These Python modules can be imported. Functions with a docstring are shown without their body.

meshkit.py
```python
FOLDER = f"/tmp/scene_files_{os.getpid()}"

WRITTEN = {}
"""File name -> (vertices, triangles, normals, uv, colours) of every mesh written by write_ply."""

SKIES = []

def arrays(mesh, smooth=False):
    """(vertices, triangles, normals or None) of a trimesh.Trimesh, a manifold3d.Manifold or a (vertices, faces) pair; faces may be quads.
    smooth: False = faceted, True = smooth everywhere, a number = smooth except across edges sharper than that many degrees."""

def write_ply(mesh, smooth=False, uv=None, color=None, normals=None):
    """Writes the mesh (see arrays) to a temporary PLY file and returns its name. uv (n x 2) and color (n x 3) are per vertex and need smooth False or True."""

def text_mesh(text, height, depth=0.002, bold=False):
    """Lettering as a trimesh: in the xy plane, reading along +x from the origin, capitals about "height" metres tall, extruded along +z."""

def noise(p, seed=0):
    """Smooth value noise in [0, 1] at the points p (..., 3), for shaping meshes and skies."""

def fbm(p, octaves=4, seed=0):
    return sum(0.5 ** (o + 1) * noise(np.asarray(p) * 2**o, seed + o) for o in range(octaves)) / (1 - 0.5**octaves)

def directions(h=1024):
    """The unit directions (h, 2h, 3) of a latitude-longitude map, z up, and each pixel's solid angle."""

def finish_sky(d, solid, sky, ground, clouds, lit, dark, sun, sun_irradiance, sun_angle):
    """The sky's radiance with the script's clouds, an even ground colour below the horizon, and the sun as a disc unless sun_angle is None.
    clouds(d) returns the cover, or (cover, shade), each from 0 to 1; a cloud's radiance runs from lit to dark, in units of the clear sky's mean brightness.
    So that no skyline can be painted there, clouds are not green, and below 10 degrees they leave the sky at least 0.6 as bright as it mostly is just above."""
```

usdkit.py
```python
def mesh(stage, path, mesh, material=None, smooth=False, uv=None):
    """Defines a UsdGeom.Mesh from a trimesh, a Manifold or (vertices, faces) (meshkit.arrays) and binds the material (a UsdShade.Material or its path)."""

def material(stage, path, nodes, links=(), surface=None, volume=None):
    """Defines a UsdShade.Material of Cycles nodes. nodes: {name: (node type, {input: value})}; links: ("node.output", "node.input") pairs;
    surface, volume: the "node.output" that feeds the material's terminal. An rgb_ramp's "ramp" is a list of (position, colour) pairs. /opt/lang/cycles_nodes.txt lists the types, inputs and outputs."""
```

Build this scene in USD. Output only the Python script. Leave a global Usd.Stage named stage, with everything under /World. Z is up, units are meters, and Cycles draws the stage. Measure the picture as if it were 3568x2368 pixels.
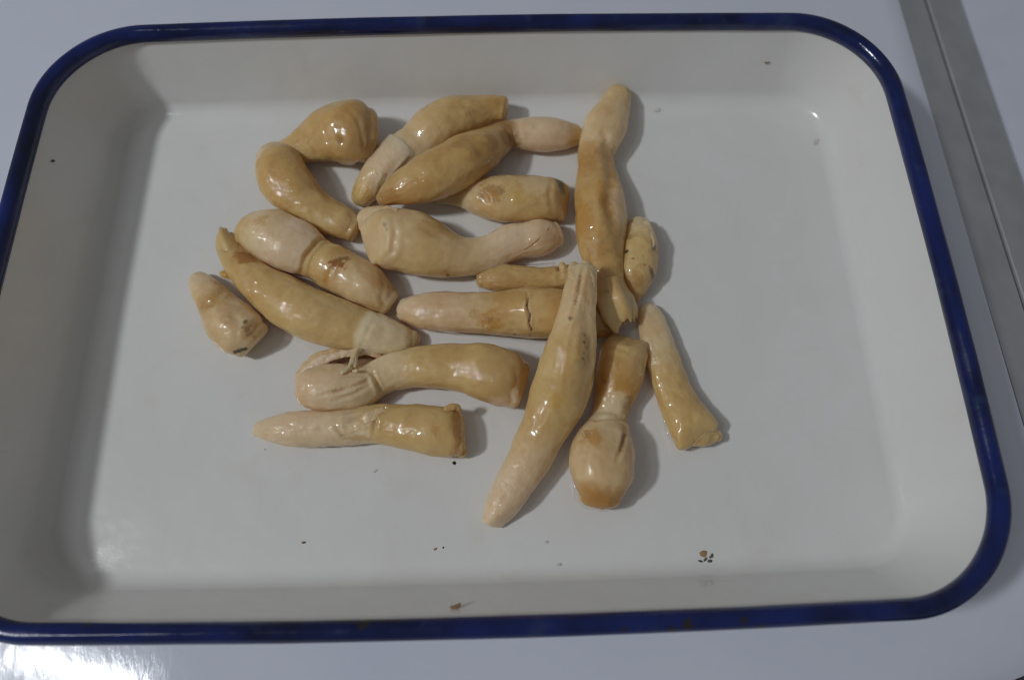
import math
import numpy as np
import trimesh
import meshkit
import usdkit
from scipy.interpolate import CubicSpline, PchipInterpolator
from shapely.geometry import Point, Polygon
from pxr import Gf, Sdf, Usd, UsdGeom, UsdLux, UsdShade, Vt

stage = Usd.Stage.CreateInMemory()
UsdGeom.SetStageUpAxis(stage, UsdGeom.Tokens.z)
UsdGeom.SetStageMetersPerUnit(stage, 1.0)
world = UsdGeom.Xform.Define(stage, "/World")
stage.SetDefaultPrim(world.GetPrim())

# ---------------------------------------------------------------- camera: hand-held above the near side, looking down
cam = UsdGeom.Camera.Define(stage, "/World/camera")
cam.CreateHorizontalApertureAttr(23.5)
cam.CreateVerticalApertureAttr(23.5 * 679 / 1024)
cam.CreateFocalLengthAttr(16.0)
cam.CreateFStopAttr(3.0)
cam.CreateFocusDistanceAttr(0.303)
cam.CreateClippingRangeAttr(Gf.Vec2f(0.01, 100))
cam.CreateExposureAttr(0.0)
RIGHT, UP, BACK = (0.99966799, -0.02568164, 0.00208811), (0.02343739, 0.93998698, 0.34040442), (-0.01070494, -0.34024247, 0.94027680)
EYE = (0.0141, -0.1250, 0.3055)
cam.AddTransformOp().Set(Gf.Matrix4d(*RIGHT, 0, *UP, 0, *BACK, 0, *EYE, 1))

# ---------------------------------------------------------------- light: two ceiling lamps to the left, one much brighter, the dim room all round
def ceiling_lamp(name, at, length, width, intensity, turn=(0.93, -0.37, 0)):
    l = UsdLux.RectLight.Define(stage, f"/World/{name}")
    l.CreateWidthAttr(length)
    l.CreateHeightAttr(width)
    l.CreateIntensityAttr(intensity)
    l.CreateColorAttr(Gf.Vec3f(0.965, 1.0, 1.035))
    at = np.array(at)
    z = np.array([0, 0, 1.0])
    x = np.array(turn, float)
    x /= np.linalg.norm(x)
    y = np.cross(z, x)
    l.AddTransformOp().Set(Gf.Matrix4d(*x, 0, *y, 0, *z, 0, *at, 1))


ceiling_lamp("ceiling_lamp", (-2.08, -0.28, 2.3), 0.25, 0.34, 158.0)
ceiling_lamp("ceiling_lamp_001", (-1.47, -0.335, 2.3), 0.50, 0.08, 36.0, (0.968, -0.25, 0))
usdkit.material(stage, "/World/Looks/room_light", {"b": ("background_shader", {"color": (0.96, 0.98, 1.0), "strength": 0.15})}, surface="b.background")
dome = UsdLux.DomeLight.Define(stage, "/World/room_light")
UsdShade.MaterialBindingAPI.Apply(dome.GetPrim()).Bind(UsdShade.Material.Get(stage, "/World/Looks/room_light"))


# ---------------------------------------------------------------- naming
used = {}


def path_of(name, parent="/World"):
    p = f"{parent}/{name}"
    k = used[p] = used.get(p, -1) + 1
    return p if k == 0 else f"{p}_{k:03d}"


def tag(prim, label=None, category=None, group=None, kind=None):
    for k, v in (("label", label), ("category", category), ("group", group), ("kind", kind)):
        if v:
            prim.SetCustomDataByKey(k, v)
    return prim


def thing(name, label, category, group=None):
    x = UsdGeom.Xform.Define(stage, path_of(name))
    return tag(x.GetPrim(), label, category, group)


def put(name, V, F, material, parent="/World", smooth=True, tint=None):
    m = usdkit.mesh(stage, path_of(name, str(parent)), (V, F), material, smooth=smooth)
    if tint is not None:
        UsdGeom.PrimvarsAPI(m).CreatePrimvar("tint", Sdf.ValueTypeNames.Color3fArray, "vertex").Set(Vt.Vec3fArray.FromNumpy(np.asarray(tint, np.float32)))
    return m.GetPrim()


# ---------------------------------------------------------------- geometry helpers
def interp_rows(rows, n):
    """Smooth samples of a spine table (x, y, z, r ...)."""
    a = np.asarray(rows, float)
    s = np.r_[0, np.cumsum(np.maximum(np.linalg.norm(np.diff(a[:, :3], axis=0), axis=1), 1e-5))]
    t = np.linspace(0, s[-1], n)
    pos = np.stack([PchipInterpolator(s, a[:, k])(t) if len(a) < 3 else CubicSpline(s, a[:, k])(t) * 0.5 + PchipInterpolator(s, a[:, k])(t) * 0.5 for k in range(3)], 1)
    rest = np.stack([PchipInterpolator(s, a[:, k])(t) for k in range(3, a.shape[1])], 1)
    return pos, rest, t / s[-1]


def sweep(rows, ns=320, nt=112, caps=(0.8, 0.8), squash=0.9, floor=0.0):
    """A soft tube along the spine. Returns points (ns*nt + 2 poles), triangles, along (0..1), around (angle; pi/2 is up)."""
    pos, rest, s = interp_rows(rows, ns)
    r = rest[:, 0]
    nc = 14
    d0, d1 = pos[0] - pos[3], pos[-1] - pos[-4]
    d0, d1 = d0 / np.linalg.norm(d0), d1 / np.linalg.norm(d1)
    ang = (np.arange(nc) + 1) / (nc + 0.6) * np.pi / 2
    e0, e1 = (1.0 if c > 0.5 else 0.55 for c in caps)
    P = [pos[0] + d0 * r[0] * caps[0] * np.sin(q) ** e0 for q in ang][::-1] + list(pos) + [pos[-1] + d1 * r[-1] * caps[1] * np.sin(q) ** e1 for q in ang]
    Rr = [r[0] * np.cos(q) ** e0 for q in ang][::-1] + list(r) + [r[-1] * np.cos(q) ** e1 for q in ang]
    S = [0.0] * nc + list(s) + [1.0] * nc
    P, Rr, S = np.array(P), np.array(Rr), np.array(S)
    T = np.gradient(pos, axis=0)
    T = np.vstack([np.tile(d0 * -1, (nc, 1)), T, np.tile(d1, (nc, 1))])
    T /= np.linalg.norm(T, axis=1, keepdims=True)
    k = np.ones(15) / 15
    T = np.stack([np.convolve(np.pad(T[:, i], 7, mode="edge"), k, "valid") for i in range(3)], 1)
    T /= np.linalg.norm(T, axis=1, keepdims=True)
    side = np.cross(T, [0, 0, 1.0])
    side /= np.linalg.norm(side, axis=1, keepdims=True)
    up = np.cross(side, T)
    th = np.arange(nt) / nt * 2 * np.pi
    c, sn = np.cos(th), np.sin(th)
    V = P[:, None] + Rr[:, None, None] * (side[:, None] * c[None, :, None] + squash * up[:, None] * sn[None, :, None])
    m = len(P)
    pole0, pole1 = P[0] + d0 * Rr[0] * 0.15, P[-1] + d1 * Rr[-1] * 0.15
    idx = np.arange(m * nt).reshape(m, nt)
    a, b = idx[:-1], idx[1:]
    q = np.stack([a, np.roll(a, -1, 1), np.roll(b, -1, 1), b], -1).reshape(-1, 4)
    F = [q[:, [0, 1, 2]], q[:, [0, 2, 3]]]
    F.append(np.stack([np.roll(idx[0], -1), idx[0], np.full(nt, m * nt)], 1))
    F.append(np.stack([idx[-1], np.roll(idx[-1], -1), np.full(nt, m * nt + 1)], 1))
    V = np.vstack([V.reshape(-1, 3), pole0, pole1])
    along = np.r_[np.repeat(S, nt), 0, 1]
    around = np.r_[np.tile(th, m), 0, 0]
    F = np.vstack(F)
    if np.einsum('ij,ij->', V[F[:, 0]], np.cross(V[F[:, 1]], V[F[:, 2]])) < 0:
        F = F[:, ::-1]
    return V, F, along, around


def normals(V, F):
    n = np.zeros_like(V)
    f = np.cross(V[F[:, 1]] - V[F[:, 0]], V[F[:, 2]] - V[F[:, 0]])
    for k in range(3):
        np.add.at(n, F[:, k], f)
    return n / np.maximum(np.linalg.norm(n, axis=1, keepdims=True), 1e-12)


def to_line(V, line):
    """Distance from each point to a polyline and how far along it (0..1) the nearest point is."""
    L = np.asarray(line, float).reshape(-1, 3)
    if len(L) == 1:
        return np.linalg.norm(V - L[0], axis=1), np.zeros(len(V))
    best, at = np.full(len(V), 1e9), np.zeros(len(V))
    seg = np.linalg.norm(np.diff(L, axis=0), axis=1)
    acc = np.r_[0, np.cumsum(seg)]
    for i in range(len(L) - 1):
        d = L[i + 1] - L[i]
        t = np.clip(((V - L[i]) @ d) / (d @ d), 0, 1)
        q = np.linalg.norm(V - L[i] - t[:, None] * d, axis=1)
        w = q < best
        best[w], at[w] = q[w], ((acc[i] + t * seg[i]) / acc[-1])[w]
    return best, at


def shape_flesh(V, F, along, around, seed, lump=1.0, wrinkle=1.0, features=(), cuts=()):
    """Lumps, fine wrinkles along the length, and the listed grooves, ridges, bumps and flat cuts. Returns the moved points."""
    N = normals(V, F)
    off = seed * 7.31
    d = lump * 0.0011 * (meshkit.fbm(V * 75 + off, 3, seed) - 0.5) * 2
    d += lump * 0.0002 * (meshkit.fbm(V * 260 + off, 3, seed + 5) - 0.5) * 2
    w = np.stack([along * 9, np.cos(around) * 2.4, np.sin(around) * 2.4], 1)
    d += wrinkle * 0.00032 * (meshkit.fbm(w * 1.6 + off, 3, seed + 11) - 0.5) * 2
    for kind, line, width, depth in features:
        q, at = to_line(V, line)
        q = q + 0.35 * width * (meshkit.noise(V * 700 + off, seed + 3) - 0.5)
        fade = np.sin(np.clip(at, 0.02, 0.98) * np.pi) ** 0.4 if len(line) > 1 else 1.0
        if kind == "groove":
            d -= depth * np.exp(-((q / width) ** 2)) * fade
            d += 0.35 * depth * np.exp(-(((q - 1.9 * width) / width) ** 2)) * fade
        else:  # ridge or bump
            d += depth * np.exp(-((q / width) ** 2)) * (fade if kind == "ridge" else 1.0)
    V = V + N * d[:, None]
    for point, nrm, rough in cuts:                           # what lies beyond the plane is cut off flat
        nrm = np.asarray(nrm, float) / np.linalg.norm(nrm)
        h = (V - np.asarray(point)) @ nrm
        h = h + rough * (meshkit.fbm(V * 300 + off, 3, seed + 17) - 0.5) * 2
        soft = 0.0007
        V = V - (0.93 * soft * np.logaddexp(0, h / soft))[:, None] * nrm
    low = V[:, 2] < 0.0006                                    # flattened where it lies on the enamel
    V[low, 2] = 0.0006 - 0.0004 * (1 - np.exp(-(0.0006 - V[low, 2]) / 0.003))
    return V


def colour_flesh(V, along, seed, bands, stains=(), mottle=0.5, rest=None):
    """Skin colour: bands along the length, soft mottling, and stains and specks of their own."""
    b = sorted(bands)
    x = along + 0.035 * (meshkit.fbm(V * 110 + seed * 3.7, 3, seed + 21) - 0.5) * 2
    C = np.stack([np.interp(x, [q[0] for q in b], [q[1][k] for q in b]) for k in range(3)], 1)
    m = meshkit.fbm(V * 60 + seed * 5.1, 4, seed + 31)[:, None] - 0.5
    C = C * (1 + m * np.array([0.26, 0.42, 0.70]))
    warm = np.clip((C[:, :1] / np.maximum(C[:, 2:], 0.02) - 1.9) / 1.6, 0.12, 1)      # amber skin stains more than white skin
    for freq, lo, colour, much in ((95, 0.53, (0.50, 0.27, 0.075), 0.75), (240, 0.56, (0.42, 0.22, 0.06), 0.55), (38, 0.50, (0.56, 0.33, 0.10), 0.6)):
        k = np.clip((meshkit.fbm(V * freq + seed * 9.7, 4, seed + freq) - lo) / 0.16, 0, 1)[:, None] * much * mottle * warm
        C = C * (1 - k) + np.array(colour) * k
    v = meshkit.fbm(V * 420 + seed, 3, seed + 37)[:, None] - 0.5
    C = C * (1 + v * np.array([0.14, 0.18, 0.26]))
    for line, size, colour, strength, ragged in stains:
        q, _ = to_line(V if rest is None else rest, line)
        q = q + ragged * size * ((meshkit.fbm(V * (0.9 / size) + seed * 2.3, 4, seed + 41) - 0.5) * 1.8 + (meshkit.fbm(V * (3.6 / size) + seed, 3, seed + 43) - 0.5) * (2.2 if ragged > 0.85 else 1.2))
        k = np.clip((1.1 * size - q) / (size * (0.62 if ragged < 0.9 else 0.5)), 0, 1)
        k = (k * k * (3 - 2 * k) * strength)[:, None]
        C = C * (1 - k) + np.asarray(colour) * k
    return np.clip(C, 0.004, 0.95)


def tube_mesh(rows, nt=14, ns=40, caps=(0.9, 0.9), squash=0.8):
    V, F, a, t = sweep(rows, ns, nt, caps, squash)
    return V, F


def sheet(grid, thick):
    """A closed thin sheet over a grid of points (n, m, 3)."""
    G = np.asarray(grid, float)
    n, m = G.shape[:2]
    du, dv = np.gradient(G, axis=0), np.gradient(G, axis=1)
    N = np.cross(du, dv)
    N /= np.maximum(np.linalg.norm(N, axis=-1, keepdims=True), 1e-9)
    tk = np.broadcast_to(thick, (n, m))[..., None]
    V = np.vstack([(G + N * tk / 2).reshape(-1, 3), (G - N * tk / 2).reshape(-1, 3)])
    i = np.arange(n * m).reshape(n, m)
    q = np.stack([i[:-1, :-1], i[1:, :-1], i[1:, 1:], i[:-1, 1:]], -1).reshape(-1, 4)
    F = [q, q[:, ::-1] + n * m]
    edge = np.r_[i[0, :-1], i[:-1, -1], i[-1, :0:-1], i[:0:-1, 0]]
    nx = np.roll(edge, -1)
    F.append(np.stack([edge, edge + n * m, nx + n * m, nx], 1)[:, ::-1])
    Q = np.vstack(F)
    return V, np.vstack([Q[:, [0, 1, 2]], Q[:, [0, 2, 3]]])


def frill(rows, seed, flutes=5, amp=0.22, jag=0.004, thick=0.0009, nt=72, nv=22, squash=0.8):
    """An open torn sleeve end: a fluted tube whose far edge is ragged."""
    pos, rest, s = interp_rows(rows, nv)
    T = np.gradient(pos, axis=0)
    T /= np.linalg.norm(T, axis=1, keepdims=True)
    side = np.cross(T, [0, 0, 1.0])
    side /= np.linalg.norm(side, axis=1, keepdims=True)
    up = np.cross(side, T)
    th = np.linspace(0, 2 * np.pi, nt)
    circ = np.stack([np.cos(th), np.sin(th)], 1)
    j = (meshkit.fbm(np.c_[circ * 2.2, np.full(nt, seed * 3.1)], 3, seed) - 0.5) * 2
    f = np.sin(flutes * th + seed) * 0.6 + (meshkit.fbm(np.c_[circ * 1.7, np.full(nt, seed * 1.7)], 3, seed + 4) - 0.5) * 2.2
    R = rest[:, 0][:, None] * (1 + amp * s[:, None] ** 0.6 * f[None])
    G = pos[:, None] + R[..., None] * (side[:, None] * np.cos(th)[None, :, None] + squash * up[:, None] * np.sin(th)[None, :, None])
    G = G + T[:, None] * (s[:, None] ** 2 * j[None] * jag)[..., None]
    G[..., 2] = np.maximum(G[..., 2], 0.0008)
    return sheet(G, thick)



# ---------------------------------------------------------------- materials
def mat(name, nodes, links, surface="p.BSDF"):
    return usdkit.material(stage, f"/World/Looks/{name}", nodes, links, surface=surface)


def skin(name, sss):
    return mat(name, {
        "a": ("attribute", {"attribute": "tint"}),
        "tc": ("texture_coordinate", {}),
        "n1": ("noise_texture", {"scale": 620.0, "detail": 3.0, "roughness": 0.6}),
        "n2": ("noise_texture", {"scale": 170.0, "detail": 2.0}),
        "n3": ("noise_texture", {"scale": 75.0, "detail": 2.0}),
        "n4": ("noise_texture", {"scale": 600.0, "detail": 0.8}),
        "b1": ("bump", {"strength": 0.16, "distance": 0.0008}),
        "b2": ("bump", {"strength": 0.10, "distance": 0.003}),
        "m4": ("map_range", {"from_min": 0.40, "from_max": 0.60, "to_min": 0.06, "to_max": 0.52}),
        "b4": ("bump", {"distance": 0.0012}),
        "p": ("principled_bsdf", {"subsurface_weight": sss, "subsurface_scale": 0.0013, "subsurface_radius": (1.0, 0.6, 0.3), "specular_ior_level": 0.3, "roughness": 0.40, "coat_weight": 0.68, "coat_roughness": 0.035}),
    }, [("a.color", "p.base_color")] + [("tc.object", f"n{k}.vector") for k in (1, 2, 3, 4)] + [
        ("n1.fac", "b1.height"), ("n2.fac", "b2.height"), ("b2.normal", "b1.normal"), ("b1.normal", "p.normal"),
        ("n3.fac", "m4.value"), ("m4.result", "b4.strength"), ("n4.fac", "b4.height"), ("b2.normal", "b4.normal"), ("b4.normal", "p.coat_normal")])


FLESH, THIN = skin("wet_skin", 0.5), skin("wet_skin_shred", 0.0)

ENAMEL = mat("white_enamel", {
    "g": ("geometry", {}),
    "n1": ("noise_texture", {"scale": 28.0, "detail": 3.0}),
    "n2": ("noise_texture", {"scale": 9.0, "detail": 5.0, "roughness": 0.65}),
    "n3": ("noise_texture", {"scale": 900.0, "detail": 2.0}),
    "n5": ("noise_texture", {"scale": 34.0, "detail": 6.0, "roughness": 0.7, "distortion": 0.6}),
    "mp": ("mapping", {"rotation": (0, 0, 0.9), "scale": (40.0, 900.0, 60.0)}),
    "n6": ("noise_texture", {"scale": 1.0, "detail": 1.0}),
    "c": ("rgb_ramp", {"ramp": [(0.3, (0.735, 0.728, 0.700)), (0.6, (0.768, 0.768, 0.752))]}),
    "s": ("rgb_ramp", {"ramp": [(0.55, (1, 1, 1)), (0.70, (0.965, 0.95, 0.93)), (0.82, (0.92, 0.89, 0.84))]}),
    "x": ("rgb_ramp", {"ramp": [(0.74, (1, 1, 1)), (0.80, (0.955, 0.95, 0.94))]}),
    "m": ("mix_color", {"blend_type": "multiply", "fac": 1.0}),
    "m2": ("mix_color", {"blend_type": "multiply", "fac": 1.0}),
    "k": ("map_range", {"from_min": 0.3, "from_max": 0.7, "to_min": 0.07, "to_max": 0.24}),
    "b": ("bump", {"strength": 0.22, "distance": 0.004}),
    "b2": ("bump", {"strength": 0.04, "distance": 0.0006}),
    "p": ("principled_bsdf", {"specular_ior_level": 0.5}),
}, [("g.position", f"n{k}.vector") for k in (1, 2, 3, 5)] + [("g.position", "mp.vector"), ("mp.vector", "n6.vector"), ("n2.fac", "c.fac"), ("n5.fac", "s.fac"), ("n6.fac", "x.fac"), ("c.color", "m.a"), ("s.color", "m.b"),
    ("m.result", "m2.a"), ("x.color", "m2.b"), ("m2.result", "p.base_color"), ("n5.fac", "k.value"), ("k.result", "p.roughness"),
    ("n1.fac", "b.height"), ("b.normal", "b2.normal"), ("n3.fac", "b2.height"), ("b2.normal", "p.normal")])

RIM = mat("blue_enamel", {
    "a": ("attribute", {"attribute": "tint"}),
    "g": ("geometry", {}),
    "n1": ("noise_texture", {"scale": 420.0, "detail": 3.0}),
    "n2": ("noise_texture", {"scale": 60.0, "detail": 4.0}),
    "k": ("map_range", {"from_min": 0.35, "from_max": 0.65, "to_min": 0.10, "to_max": 0.30}),
    "b": ("bump", {"strength": 0.12, "distance": 0.0008}),
    "p": ("principled_bsdf", {"specular_ior_level": 0.5}),
}, [("a.color", "p.base_color"), ("g.position", "n1.vector"), ("g.position", "n2.vector"), ("n2.fac", "k.value"), ("k.result", "p.roughness"), ("n1.fac", "b.height"), ("b.normal", "p.normal")])

TABLE = mat("white_laminate", {
    "g": ("geometry", {}),
    "mp": ("mapping", {"rotation": (0, 0, 0.5), "scale": (1.0, 0.45, 1.0)}),
    "n1": ("noise_texture", {"scale": 230.0, "detail": 3.0}),
    "n2": ("noise_texture", {"scale": 14.0, "detail": 4.0}),
    "c": ("rgb_ramp", {"ramp": [(0.3, (0.62, 0.655, 0.76)), (0.7, (0.66, 0.69, 0.785))]}),
    "b": ("bump", {"strength": 0.05, "distance": 0.001}),
    "p": ("principled_bsdf", {"specular_ior_level": 0.5, "roughness": 0.09}),
}, [("g.position", "mp.vector"), ("mp.vector", "n1.vector"), ("g.position", "n2.vector"), ("n2.fac", "c.fac"), ("c.color", "p.base_color"), ("n1.fac", "b.height"), ("b.normal", "p.normal")])


def plain(name, colour, rough=0.5, spread=0.08, scale=60.0):
    lo, hi = tuple(c * (1 - spread) for c in colour), tuple(min(1, c * (1 + spread)) for c in colour)
    return mat(name, {"g": ("geometry", {}), "n": ("noise_texture", {"scale": scale, "detail": 4.0}), "c": ("rgb_ramp", {"ramp": [(0.3, lo), (0.7, hi)]}), "p": ("principled_bsdf", {"roughness": rough})},
               [("g.position", "n.vector"), ("n.fac", "c.fac"), ("c.color", "p.base_color")])


TRIM = plain("grey_trim", (0.355, 0.365, 0.38), 0.55, 0.08)
GROOVE = plain("dark_joint", (0.10, 0.10, 0.10), 0.7)
BOARD = plain("pale_board", (0.62, 0.655, 0.76), 0.4, 0.03)
BLACK = plain("black_cloth", (0.02, 0.02, 0.024), 0.7)
FLECK = mat("dirt", {"a": ("attribute", {"attribute": "tint"}), "p": ("principled_bsdf", {"roughness": 0.6})}, [("a.color", "p.base_color")])
WET = mat("clear_liquid", {"t": ("transparent_bsdf", {"color": (0.985, 0.985, 0.98)}), "g": ("glossy_bsdf", {"roughness": 0.03}), "f": ("fresnel", {"IOR": 1.34}), "m": ("mix_closure", {})},
          [("f.fac", "m.fac"), ("t.BSDF", "m.closure1"), ("g.BSDF", "m.closure2")], surface="m.closure")

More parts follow.
